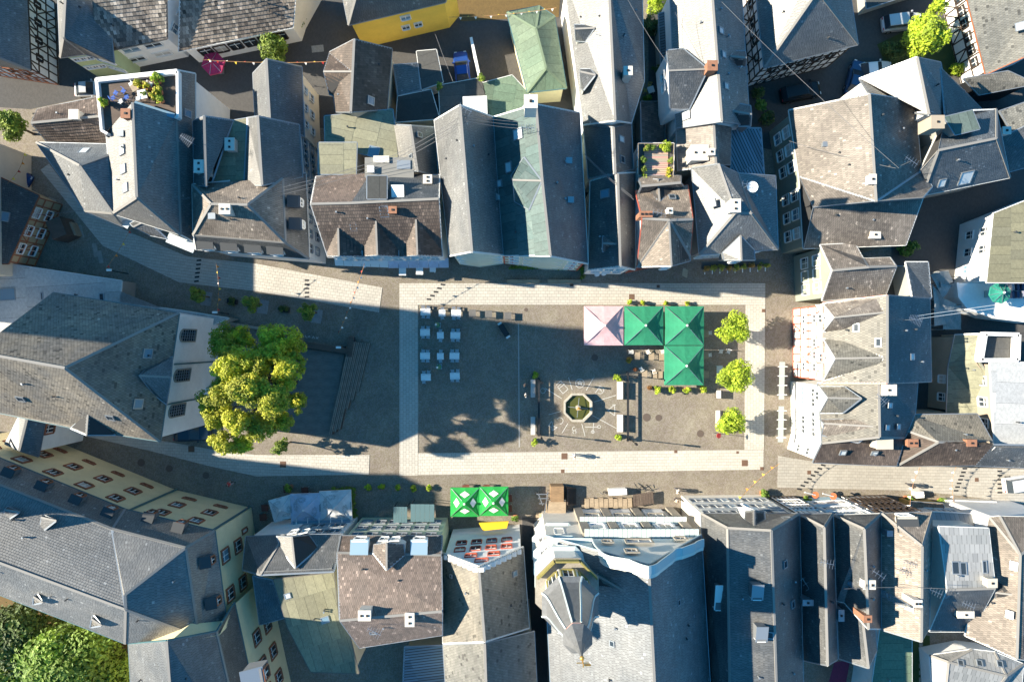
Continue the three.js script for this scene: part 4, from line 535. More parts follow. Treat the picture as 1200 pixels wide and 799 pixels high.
{ const a = new Acc(), L = SG.ins, st = (p, q, n) => { for (let i = 0; i < n; i++) { const c = p.clone().lerp(q, (i + .5) / n); a.box(c.x, c.y + .05, c.z, .66, .8, .4); } }; st(L.a, L.b, 7); st(L.b, L.c, 8); part('stepped_gable', a, M.white, SG); const k = new Acc(); for (let i = 0; i < 15; i++) { const t = (i + .5) / 15, c = t < .47 ? L.a.clone().lerp(L.b, t / .47) : L.b.clone().lerp(L.c, (t - .47) / .53); k.box(c.x, c.y + .52, c.z, .5, .08, .42); } part('gable_coping', k, M.whiteTrim, SG);
  const y = new Acc(), p0 = P(561, 613, 3.2), p1 = P(596, 611, 3.2), q0 = P(566, 622, 4), q1 = P(594, 619, 4); y.quad(p0, p1, q1, q0); y.quad(V(p0.x, 2.9, p0.z), V(p1.x, 2.9, p1.z), p1, p0); part('awning', y, M.awnYellow ||= std(.85, .50, .02), SG); }
house('tan_rear_house', 'rear house with tan slate gable roof behind the white gable', { v: 'a519,756,9.6 b568,754,13.6 c626,740,9.6 d634,900,9.6 e573,900,13.6 f528,900,9.6', f: 'abef:olive bcde:olive', o: 'abcdef', wall: 'beige', trim: 'zinc' });
// the town hall with its scrolled gable and corner turret
const HALL = house('town_hall', 'pale stone town hall with scrolled parapet gable and steep blue slate roof', { v: 'a637,627,11 b760,662,20.2 c822,627,11 d838,900,11 e772,900,20.2 f650,900,11', f: 'abef:light bcde:light', o: 'abcdef', wall: 'ivory', trim: 'blueMetal', cap: 'ridge', sky: [[718, 754, .5, .5, 'glass'], [795, 706, .5, .5, 'glass']], cat: 'town hall' });
{
  const E = edgeOf(HALL, 'ac'), fw = t => E.a.clone().lerp(E.b, t), N = E.n, X = E.b.clone().sub(E.a).setY(0), L = X.length(); X.normalize(); const at = (t, y, o) => { const p = fw(t); p.y = y; return p.addScaledVector(N, o); };
  // scrolled parapet gable: outline in wall coordinates (metres), extruded
  const x0 = E.a.x, S0 = [[0, 10.6], [0, 12.4], [4.6, 12.6], [4.9, 16.4], [5.7, 18.2], [7.2, 19.0], [8.6, 20.9], [9.9, 19.6], [11.8, 16.8], [13, 15.6], [14.6, 14.2], [L, 12.8], [L, 10.6]].map(p => [p[0] * L / 15.9, p[1]]), s = new THREE.Shape(); s.moveTo(...S0[0]); s.lineTo(...S0[1]); s.lineTo(...S0[2]); s.quadraticCurveTo(4.5 * L / 15.9, 15, ...S0[3]); s.quadraticCurveTo(5 * L / 15.9, 17.6, ...S0[4]); s.lineTo(...S0[5]); s.quadraticCurveTo(8 * L / 15.9, 20.6, ...S0[6]); s.quadraticCurveTo(9.4 * L / 15.9, 20.6, ...S0[7]); s.lineTo(...S0[8]); s.quadraticCurveTo(12.2 * L / 15.9, 15.8, ...S0[9]); s.lineTo(...S0[10]); s.quadraticCurveTo(15 * L / 15.9, 13.4, L, 12.8); s.lineTo(L, 10.6);
  const g = new THREE.ExtrudeGeometry(s, { depth: .5, bevelEnabled: false, curveSegments: 8 }), m = new THREE.Mesh(g, M.ivory); m.name = 'parapet_gable'; m.position.copy(at(0, 0, -.2)).sub(HALL.position); m.rotation.y = Math.atan2(-X.z, X.x); m.castShadow = m.receiveShadow = true; HALL.add(m);
  const cp = new Acc(), pts = s.getPoints(6).slice(1, -1), f = p => at(p.x / L, p.y + .06, .05 - .5 * 0); for (let i = 0; i + 1 < pts.length; i++) cp.beam(f(pts[i]), f(pts[i + 1]), .8, .12); part('parapet_coping', cp, M.copperPale ||= std(.48, .56, .56, { roughness: .5 }), HALL);
  for (const y of [11, 6.2]) { const co = new Acc(); co.beam(at(.25, y, .5), at(1, y, .5), .8, .3); part('cornice', co, M.stone, HALL); const n = 24; for (let i = 0; i < n; i++) { const q = new Acc(); q.beam(at(.25 + .75 * i / n, y + .19, .52), at(.25 + .75 * (i + .92) / n, y + .19, .52), .86, .05); part('flashing_panel', q, M.copperPale, HALL); } }
  for (const t of [.27, .47, .70, .97]) { const pi = new Acc(); pi.beam(at(t, 0, .2), at(t, 10.8, .2), .9, .5, null, N); part('pilaster', pi, M.stone, HALL); }
  for (const t of [.36, .585, .83]) { const q = new Acc(); q.beam(at(t, .2, .12), at(t, 10.8, .12), 2.3, .3, null, N); part('bay_panel', q, M.white, HALL); windowAt(HALL, at(t, 8.2, .28), E.ang, 1.4, 2.4, M.white, 'surround'); windowAt(HALL, at(t, 3.6, .28), E.ang, 1.6, 1.6, M.stone, 'surround'); }
  for (const [t, y, w, h] of [[.58, 13.4, 2.4, 1], [.50, 16.4, 1, .8], [.86, 12.4, 1, .6], [.38, 13.4, .8, .6]]) windowAt(HALL, at(t, y, .31), E.ang, w, h, M.stone, 'surround');
}
{ // corner turret: octagonal shaft, bell-shaped cap, lantern and finial
  const c = V(4.95, 0, 22.4), T = thing('corner_turret', 'octagonal corner turret with bell-shaped slate cap, lantern and gilt finial on the town hall', 'turret', c), ring = (r, y) => Array.from({ length: 8 }, (_, i) => V(c.x + r * Math.cos((i + .5) * Math.PI / 4), y, c.z + r * Math.sin((i + .5) * Math.PI / 4)));
  const loft = (prof, mat, name) => { const a = new Acc(); for (let k = 0; k + 1 < prof.length; k++) { const A = ring(...prof[k]), B = ring(...prof[k + 1]); A.forEach((p, i) => { const j = (i + 1) % 8; a.quad(p, B[i], B[j], A[j]); }); } const top = ring(...prof[prof.length - 1]); a.poly(top.reverse()); return part(name, a, mat, T); };
  loft([[2.6, 0], [2.6, 18.4]], M.ivory, 'shaft'); for (const y of [6.2, 11, 14.6]) loft([[2.62, y - .3], [3.0, y - .1], [3.0, y + .15], [2.62, y + .3]], M.copperPale, 'string_course');
  loft([[2.62, 17.6], [3.0, 18.2], [3.1, 18.6]], M.stone, 'cornice'); loft([[2.1, 18.6], [2.1, 22.2]], M.ivory, 'upper_stage');
  loft([[2.6, 22.0], [2.2, 22.4], [1.95, 23.2], [1.7, 24.4], [1.35, 26], [1.05, 27.2], [.9, 27.6]], M.turretSlate ||= std(.17, .175, .18, { roughness: .42, map: fineTex }), 'bell_cap'); for (let i = 0; i < 8; i++) { const q = new Acc(), pr = [[2.62, 22.05], [2.22, 22.45], [1.97, 23.25], [1.72, 24.45], [1.37, 26.05], [.92, 27.65]]; for (let k = 0; k + 1 < pr.length; k++) q.beam(ring(...pr[k])[i], ring(...pr[k + 1])[i], .13, .08); part('cap_rib', q, M.copperPale, T); }
  loft([[.85, 27.6], [.85, 28.6]], M.pink, 'lantern'); loft([[1.2, 28.6], [.95, 29], [.45, 30], [.2, 30.9], [.06, 31.6]], M.turretSlate, 'lantern_cap');
  const f = new Acc(); f.tube(V(c.x, 31.4, c.z), V(c.x, 33, c.z), .07, .03, 6); part('finial', f, M.gold, T); const va = new Acc(); va.box(c.x, 32.5, c.z, .9, .05, .05); part('vane_arm', va, M.gold, T); const vb = new Acc(); vb.box(c.x, 32.5, c.z, .05, .05, .7); part('vane_arm', vb, M.gold, T); const vf = new Acc(); vf.box(c.x + .28, 32.8, c.z, .45, .25, .04); part('vane_flag', vf, M.gold, T); const bm = part('finial_ball', new THREE.SphereGeometry(.17, 10, 8), M.gold, T); bm.position.set(0, 31.8, 0);
  for (const i of [5, 6, 7]) { const an = i * Math.PI / 4, ap = 2.6 * Math.cos(Math.PI / 8), q = (y, o) => V(c.x + Math.cos(an) * (ap + o), y, c.z + Math.sin(an) * (ap + o)), ro = Math.atan2(Math.cos(an), Math.sin(an)); for (const [y, h] of [[8.6, 2], [12.8, 1.3]]) windowAt(T, q(y, .01), ro, .9, h, M.white, ''); windowAt(T, q(20.4, -.45), ro, 1.0, 2.2, M.mossStone ||= std(.30, .26, .08, { map: fineTex }), 'surround'); const bl = new Acc(); bl.box(q(0, .3).x, 18.9, q(0, .3).z, 2.1, .7, .16, ro); part('balustrade', bl, M.mossStone, T); }
}
dormer(HALL, 'r733,693,18.2 g700,674,16.4 l712,668,16 m703,668,15.4 q712,703,16 s702,703,15.4', 'teal', 'white');
house('tall_slate_house', 'tall white fronted house with long weathered slate roof beside the town hall', { v: 'a822,602,9.6 b853,619,13.4 c904,622,15 d937,602,10 e944,900,10 f913,900,15 g857,900,13.4 h836,900,9.6', f: 'adcb:slate abgh:slate bcfg:slate cdef:slate', o: 'adefgh', wall: 'ivory', trim: 'zinc', win: [['ad', 6, [8.4, 5.8, 3], 1.3, 1.5, 'zinc', '', .03, .97]], sky: [[920, 661, .7, .7, 'glass'], [929, 708, .7, .7, 'glass'], [902, 744, .6, .7, 'glass'], [862, 610, 1, .8], [906, 612, 1, .8], [922, 608, .8, .7]], box: [[888, 694, 0, .9, 1.4, 1, 'zinc'], [893, 743, 0, .9, 1.4, 1, 'zinc'], [842, 700, 0, .5, 2.5, .6, 'whitePaint']], dor: [['r884,618,13.6 g884,598,12.2 l873,610,11.8 m874,599,10.8 q897,610,11.8 s896,599,10.8', 'slate', 'white', 1]] });
house('hipped_row_house', 'narrow row house with dark tiles and a pale hip end over the street', { v: 'a937,603,9.4 b976,602,9.4 c982,773,9.4 d970,780,12.8 e942,774,9.4 r966,618,12.8', f: 'abr:slate bcdr:slate aedr:slate', o: 'abcde', wall: 'white', trim: 'zinc', tim: [['ab', .3, 9, 6, 4, 'darkTimber', 0]], win: [['ab', 4, [7.6, 5.2, 2.8], .8, 1.2]], chim: [[947, 706, 1, .5, 'zinc', 1.2, 1]], ant: [[961, 654, 1.6, .2, 5], [940, 680, 1, 1, 3]] });
house('blue_front_house', 'row house with pale blue front and a split slate roof', { v: 'a978,604,9 b1033,602,9.2 c1033,737,9.2 d1018,737,12.6 e990,706,9.4 f981,704,9 r1013,620,12.8', f: 'abr:slate bcdr:slate afedr:slate', o: 'abcdef', wall: 'blue', trim: 'whiteTrim', win: [['ab', 5, [7.6, 5.4, 3], .9, 1.2]], sky: [[991, 684, .5, .6, 'skyglass'], [997.5, 684, .5, .6, 'skyglass']], chim: [[1019, 685, 1.1, .8, 'chimneyWhite', 1, 2], [1017, 725, .7, .6, 'brick', .9, 1]], ant: [[1019, 666, 1.8, .6, 4]] });
house('dark_row_annex', 'dark slate rear annex with a narrow sunlit ridge strip', { v: 'a982,706,8 b1010,717,11 c1026,736,8.4 d1028,762,8 e1018,783,11 f984,772,8', f: 'abef:slate bcde:slate', o: 'abcdef', wall: 'greywall', cat: 'annex', chim: [[986, 721, .5, 1.1, 'zinc', 1.6, 1]] });
house('tan_row_house', 'tan slate row house with a sunken roof terrace behind its front', { v: 'a1034,602,9.4 b1093,600,9.2 c1089,737,9 d1080,752,12.6 e1034,738,9.4 r1081,640,12.8', f: 'abr:tan bcdr:tan aedr:tan', o: 'abcde', wall: 'white', trim: 'zinc', win: [['ab', 6, [7.6, 5.2, 2.8], 1, 1.3, 'darkTimber']], tim: [['ab', .3, 9, 8, 4, 'darkTimber', 0]], sky: [0, 1, 2, 3, 4, 5].map(i => [1034 + i * 6.5, 694 + i * 3.6, .5, .9]), chim: [[1076, 707, .7, .6], [1043, 625, .5, .5, 'zinc', .6, 0]], box: [[1064, 614, Math.PI, 2, 1.4, .5, 'lid', 'beige', 'whitePaint', .2]], ant: [[1058, 655, 1.4, .2, 5], [1054, 665, 1.2, .2, 5], [1086, 687, 1.6, .4, 5]] });
house('grey_mansard_house', 'house with pale grey slab roof, beige west wall and mossy dark rear slope', { v: 'a1101,617,10.4 b1159,619,10.4 c1167,689,11 d1111,691,11 e1090,740,8 f1140,740,8', f: 'abcd:pale dcfe:slate', o: 'abcfed', wall: 'ivory', trim: 'whiteTrim', chim: [[1163, 683, .9, .8, 'beige', 1, 1], [1132, 720, 1.6, .6, 'chimneyWhite', 1, 1]], ant: [[1128, 705, 1, .4, 5]], sky: [[1120, 665, .7, 1.2, 'glass'], [1129, 666, .6, 1.2, 'glass'], [1154, 664, .4, 1.2, 'glass']] });
house('tan_corner_house', 'large tan roofed house beside the grey slab roof, with white hip lines', { v: 'a1160,606,9 b1172,605,9.4 c1260,607,9 d1260,780,9 e1192,772,11.6 f1132,745,8.6 r1196,650,11.6', f: 'abr:tan bcr:tan cder:tan aref:tan', o: 'abcdef', wall: 'white', trim: 'whiteTrim', sky: [[1189, 663, .8, .6], [1184, 720, .7, .6]], dor: [['r1191,697,11.2 g1166,694,10.4 l1180,683,10.2 m1166,674,9.6 q1182,702,10.2 s1168,707,9.6', 'tan', 'white', 0, .8]] });
house('white_street_house', 'low white house with a plain front behind the long garden wall on the shopping street', { v: 'a1093,600,6 b1158,603,6 c1158,622,7 d1094,620,7', f: 'abcd:pale', o: 'abcd', wall: 'white', trim: 'whitePaint', win: [['ab', 4, [4, 2], 1, 1.2]] });
house('white_hipped_shed', 'white walled building with a pale hipped roof behind the back gardens', { v: 'a1090,768,2.6 b1140,761,3 c1166,764,3 d1200,778,3 e1190,900,3 f1100,900,2.6 r1112,776,4.2 s1180,792,4.2', f: 'abr:pale bcsr:pale cds:pale defs:pale arf:white rsf:pale', o: 'abcdef', wall: 'white', trim: 'whitePaint', sky: [[1126, 777, .6, .6, 'glass'], [1148, 777, .6, .6, 'glass'], [1172, 778, .6, .6, 'glass']], cat: 'shed' });
house('flat_teal_annex', 'flat rear annex roofed in pale green sheets beside the lawn strip', { v: 'a1032,736,4.6 b1069,748,4.6 c1069,900,4.6 d1008,900,4.6', f: 'abcd:gsheet', o: 'abcd', wall: 'white', trim: 'whiteTrim', cat: 'annex' });
// ---------------------------------------------------------------- trees and plants
const leafMat = {};
function leafM(c) { const k = c.join(); return leafMat[k] ||= new THREE.MeshPhysicalMaterial({ vertexColors: true, color: rgb(1, 1, 1), roughness: .8, transmission: .25, thickness: 0 }); }
// crown of leaf-sized faces gathered in clumps; c = [dark rgb, light rgb]
function foliage(acc, c, R, H, n, leaf, cols, rs = .34) {
  const sk = [rr(-.25, .25), rr(-.25, .25), rr(.85, 1.15)]; const lobes = Array.from({ length: n }, () => { const th = rnd() * 6.283, u = rr(-.75, 1), r = Math.sqrt(1 - u * u * .9) * Math.pow(rnd(), .42) * .78; const w = .88 + .18 * Math.sin(3 * th + sk[0] * 20) + sk[1] * Math.cos(th); return [V(c.x + Math.cos(th) * r * R * w * sk[2], c.y + u * H * .74, c.z + Math.sin(th) * r * R * w / sk[2]), R * rs * rr(.6, 1.2), rr(.75, 1.25), rnd()]; });
  for (const [p, lr, b, mx] of lobes) {
    const k = Math.round(14 * (lr / leaf) * (lr / leaf) * .45) + 8;
    for (let i = 0; i < k; i++) {
      const th = rnd() * 6.283, u = rr(-.85, 1), q = Math.sqrt(Math.max(0, 1 - u * u)), d = V(q * Math.cos(th), u, q * Math.sin(th)), o = p.clone().addScaledVector(d, lr * Math.pow(rnd(), .3)), s = leaf * rr(.6, 1.3);
      const nn = d.clone().add(V(rr(-.8, .8), rr(-.3, .9), rr(-.8, .8))).normalize(), X = V(rr(-1, 1), rr(-1, 1), rr(-1, 1)).cross(nn).normalize(), Z = nn.clone().cross(X), f = Math.min(1, Math.max(0, mx * .6 + rnd() * .5)), col = [0, 1, 2].map(t => (cols[0][t] + (cols[1][t] - cols[0][t]) * f) * b);
      const A = o.clone().addScaledVector(X, s), B = o.clone().addScaledVector(Z, s * .55).addScaledVector(nn, s * .12), C = o.clone().addScaledVector(X, -s * .9), D = o.clone().addScaledVector(Z, -s * .55).addScaledVector(nn, s * .12);
      acc.tri(A, B, C, col); acc.tri(A, C, D, col);
    }
  }
}
const LIME = [[.24, .36, .015], [.44, .54, .02]], GREEN = [[.09, .18, .015], [.22, .34, .03]], YELL = [[.16, .22, .012], [.60, .52, .02]], DARKG = [[.045, .085, .014], [.11, .17, .025]], MID = [[.12, .20, .02], [.28, .36, .03]];
M.bark = std(.10, .075, .05, { bumpMap: grainBump, bumpScale: .03 }); M.leaf = new THREE.MeshPhysicalMaterial({ vertexColors: true, roughness: .75, transmission: .3, thickness: 0 });
function tree(name, label, x, y, r, top, base, cols, n, leaf, group) {  // crown centre seen at x,y
  const cy = (top + base) / 2, c = P(x, y, cy), R = r * .1 * (1 - cy / CAMH), T = thing(name, label, 'tree', V(c.x, 0, c.z), group), tr = new Acc();
  tr.tube(V(c.x, 0, c.z), V(c.x + rr(-.1, .1), base + .2, c.z), .05 + R * .055, .04 + R * .04, 8); const L = [];
  for (let i = 0; i < 7; i++) { const th = i * 2.4 + rr(0, .5), e = V(c.x + Math.cos(th) * R * .6, rr(base + (top - base) * .3, base + (top - base) * .75), c.z + Math.sin(th) * R * .6); tr.tube(V(c.x, base + .1 * i * .3, c.z), e, .03 + R * .025, .02, 6); }
  part('trunk', tr, M.bark, T); const a = new Acc(); foliage(a, c, R, (top - base) / 2, n, leaf, cols); part('crown', a, M.leaf, T); return T;
}
function shrub(name, label, x, y, r, h, cols, group, y0 = 0, cat = 'shrub') { const c = P(x, y, y0), a = new Acc(), R = r * .1; foliage(a, V(c.x, y0 + h * .5, c.z), R, h / 2, 12, Math.min(.16, R * .3), cols, .42); a.tube(V(c.x, y0, c.z), V(c.x, y0 + h * .4, c.z), .03, .02, 5, [.1, .07, .05]); return one(name, label, cat, a, M.leaf, group, V(c.x, y0, c.z)); }
{ // the big tree: trunk, limbs to each bough, and boughs of uneven size and height
  const c = P(345, 448), T = thing('broadleaf_tree', 'big yellow-green broadleaf tree in front of the white church wall', 'tree', c), tr = new Acc(), cr = new Acc(); tr.tube(c, V(c.x, 6, c.z), .42, .32, 10);
  for (const [x, y, h, r] of [[262, 402, 10, 20], [283, 396, 9, 14], [322, 398, 10.5, 22], [344, 408, 9.5, 14], [300, 425, 13, 21], [268, 432, 14, 18], [335, 438, 13, 20], [258, 462, 13.5, 20], [288, 456, 15.5, 22], [318, 468, 14.5, 22], [348, 470, 10.5, 13], [250, 488, 12, 16], [280, 494, 14, 18], [306, 500, 12.5, 18], [262, 518, 12, 16], [286, 520, 11, 13], [332, 494, 10.5, 13], [243, 474, 10, 11], [274, 414, 12, 12], [310, 420, 10, 17], [330, 425, 9.5, 15], [300, 440, 9.5, 16], [318, 412, 12.5, 13], [346, 426, 11.5, 13]]) { const q = P(x, y, h), R = r * .1 * (1 - h / CAMH); tr.tube(V(c.x, 5.4, c.z), V(q.x, q.y - R * .5, q.z), .17, .05, 7); const bt = rr(.72, 1.15), cw = [[.24, .30, .012], [.60, .58, .02]].map(k => k.map(t => t * bt)); foliage(cr, q, R * 1.18, R * .9, Math.round(18 + R * 18), .13, cw, .31); }
  part('trunk', tr, M.bark, T); part('crown', cr, M.leaf, T); }
for (const [x, y, r, t, n, l] of [[863, 385, 22, 5, 40, 'bright lime green young tree beside the two pale chairs'], [863.5, 440, 23, 5.2, 46, 'bright lime green young tree beside the glass topped table'], [860.5, 494, 19, 4.6, 34, 'bright lime green young tree beside the round red road sign']]) tree('young_tree', l, x, y, r, t, 2, LIME, n, .145, 'lime green trees beside the square');
for (const [x, y, r] of [[230, 346, 11.5], [294, 355, 12], [361, 365, 12]]) tree('street_tree', 'small green street tree beside a pale square slab on the western street', x, y, r, 4.6, 1.8, MID, 26, .16, 'street trees in a row');
tree('street_tree', 'small bushy street tree beside the south-west paving strip', 329, 523, 10.5, 5.5, 1.2, MID, 24, .16);
tree('street_tree', 'leafy tree on the sunlit street by the half-timbered house', 14, 146, 19, 5, 1.8, MID, 36, .18);
tree('round_tree', 'round bright green tree beside the pantiled roof', 318, 54, 21, 4.5, .8, MID, 44, .17);
tree('garden_tree', 'tall light green tree in the car park garden', 1083, 42, 27, 6, 1.5, LIME, 60, .2); tree('garden_tree', 'slim yellowish tree top above the silver car', 1094, 12, 13, 6.5, 2, LIME, 24, .18);
tree('woodland_tree', 'full green tree beneath the mansard roof, lit on its west side', 78, 772, 58, 9, 2, GREEN, 110, .27); tree('woodland_tree', 'dark green tree at the foot of the mansard building wall', 18, 742, 46, 7, 1.5, DARKG, 80, .27); tree('woodland_tree', 'green tree squeezed between the full green tree and the south wing', 138, 790, 26, 7, 1.5, GREEN, 46, .24); tree('woodland_tree', 'small olive tree behind the dark green tree at the mansard building', 4, 796, 34, 7, 1, MID, 50, .24);
for (const [x, y, r, h, c, l] of [[350, 27, 12, 2.4, MID, 'green bush at the end of the pantiled house, by the wicker gate'], [350, 3, 9, 2, MID, 'green bush at the top corner of the pantiled house'], [151, 74, 10, 2.6, GREEN, 'dark green bush against the white pantiled house wall'], [764, 14, 13, 3, LIME, 'light yellow-green bush between two slate row houses'], [762, 34, 12, 2, DARKG, 'dark ivy bush behind the light yellow-green bush'], [769, 85, 7, 2, DARKG, 'dark clipped bush by the small garden table'], [757, 119, 6, 1.6, GREEN, 'low green bush beside the garden table'], [889, 128, 9, 2.4, GREEN, 'round green bush in the yard by the silver car'], [886, 112, 9, 1.8, DARKG, 'dark trailing hedge above the round green bush'], [895, 142, 10, 1.8, DARKG, 'dark trailing hedge below the round green bush'], [1050, 60, 16, 1.5, DARKG, 'dark ground shrub at the edge of the car park garden'], [1118, 84, 9, 1.4, LIME, 'yellowing shrub under the white timbered wall'], [613, 112, 9, 1.2, MID, 'shrub beside the small chimney of the twin gables'], [1060, 292, 12, 2, GREEN, 'green bush in the dark gap behind the shingled house'], [1011, 312, 1, 1, GREEN, 'x']]) if (l !== 'x') shrub('garden_bush', l, x, y, r, h, c);
for (const [x, y] of [[565, 93.5], [515.5, 103]]) shrub('terrace_shrub', 'small round shrub at a corner of the dark flat terrace', x, y, 5, 1.1, MID, 'shrubs on the flat terrace', 4.1);
for (const [x, y] of [[432, 570], [448, 570], [467, 571], [484.5, 571.5], [503.5, 571]]) shrub('round_shrub', 'small round yellow-green shrub in the row along the shop terrace', x, y, 4.4, .8, LIME, 'row of small round shrubs');
function potted(label, x, y, r, cols, group, h = 1.2, potm = 'dark', y0 = 0) { const c = P(x, y, y0), T = thing('potted_plant', label, 'plant', V(c.x, y0, c.z), group), s = Math.max(.22, r * .06); const b = new Acc(); b.tube(V(c.x, y0, c.z), V(c.x, y0 + .5, c.z), s * .8, s, 8); part('pot', b, M[potm], T); const a = new Acc(); foliage(a, V(c.x, y0 + h * .62, c.z), r * .1, h * .42, 14, Math.max(.08, r * .02), cols, .4); part('foliage', a, M.leaf, T); return T; }
for (const [x, y] of [[626.5, 439], [626.5, 516], [723, 442], [722.5, 511]]) potted('leafy green planter at a corner of the fountain seating', x, y, 5, LIME, 'planters around the fountain', 1.6);
for (const [x, y, c] of [[769, 456, LIME], [786, 456, LIME], [804, 456, LIME], [823.5, 456, LIME]]) potted('yellow-green potted shrub along the edge of the lower green parasol', x, y, 5, c, 'potted shrubs by the parasols', 1.1, 'pot');
potted('red flowering pot beside the lower green parasol', 760.5, 454, 4, [[.3, .04, .02], [.2, .15, .02]], null, .9, 'pot'); potted('orange-brown potted plant at the tan cafe tables', 736, 421, 4.5, [[.4, .2, .02], [.3, .3, .03]], null, 1, 'pot'); potted('rust coloured potted plant beside the lower cafe tables', 744, 432.5, 3, [[.4, .12, .03], [.3, .1, .03]], null, .8, 'pot');
for (const [x, y] of [[737, 354.5], [752.5, 355], [779, 355.5], [804, 355.5]]) potted('small potted shrub on the paving edge behind the parasols', x, y, 3.6, LIME, 'potted shrubs behind the parasols', .9, 'pot');
for (const [x, y, l] of [[943, 584, 'green pot plant before the black glazed shop front'], [993, 585, 'green pot plant before the pale blue shop front'], [893, 577, 'green pot plant before the white slate house front'], [1061, 583, 'green pot plant by the white street sign'], [341, 570, 'palm-like pot plant before the white printed parasols'], [1101, 586, 'yellow-green pot plant beside the ochre shed roof'], [604, 605, 'green pot plant beside the yellow awning']]) potted(l, x, y, 6, GREEN, null, 1.4, 'pot');
for (const [x, y] of [[273, 353.5], [334, 363]]) { const p = P(x, y), a = new Acc(); foliage(a, V(p.x, .55, p.z), .55, .4, 12, .1, DARKG, .45); const T = thing('dark_planter', 'dark low planter box between two street trees', 'planter', p, 'planters between the street trees'), b = new Acc(); b.box(p.x, .25, p.z, 1.1, .5, .6, -.15); part('box', b, M.dark, T); part('foliage', a, M.leaf, T); }
for (const [x, y] of [[241.5, 350], [308, 359.5], [371, 370.5]]) { const p = P(x, y), a = new Acc(); a.box(p.x, .02, p.z, 1.2, .04, 1.6, -.15); one('tree_slab', 'pale square slab set in the cobbles beside a street tree', 'paving slab', a, M.palegrey ||= std(.30, .31, .31, { map: fineTex }), 'slabs beside the street trees', p); }
// roof terrace and roof garden plants
for (const [x, y, r, c] of [[125, 121, 5, LIME], [186, 95, 7, LIME], [176, 104, 5, YELL], [188, 109, 6, YELL], [184, 116, 5, YELL], [172, 113, 4, MID], [166, 101, 5, YELL], [190, 119, 5, LIME]]) potted('potted plant crowded on the sunken roof terrace of the tall white house', x, y, r, c, 'plants on the roof terrace', 1.1, 'pot', 11.75);
for (const [x, y, r, c] of [[757, 175, 5, MID], [779, 174, 7, LIME], [753, 188, 5, GREEN], [753, 199, 4, MID], [785, 190, 4, MID], [783, 201, 4, YELL], [755, 210, 5, LIME], [781, 209, 5, YELL], [764, 174, 4, GREEN]]) potted('potted plant along the railing of the timber roof garden', x, y, r, c, 'plants on the timber roof garden', .9, 'pot', 8.7);
// hedges around the terraces
function hedge(label, pts, w, h, cols) { const a = new Acc(); for (let i = 0; i + 1 < pts.length; i++) { const A = P(...pts[i]), B = P(...pts[i + 1]), n = Math.ceil(A.distanceTo(B) / .4); for (let k = 0; k <= n; k++) { const p = A.clone().lerp(B, k / n); foliage(a, V(p.x, h / 2, p.z), w, h / 2, 5, .09, cols, .5); } } return one('hedge', label, 'hedge', a, M.leaf, null, P(...pts[0])); }
hedge('green hedge along the white printed parasols', [[392, 571.5], [415, 572], [416, 612]], .35, 1.1, GREEN);
hedge('clipped hedge boxes before the left shop window of the twin gables', [[598, 314], [628, 314]], .3, 1, GREEN); hedge('clipped hedge boxes before the right shop window of the twin gables', [[643, 314], [682, 316], [682, 327]], .3, 1, GREEN);

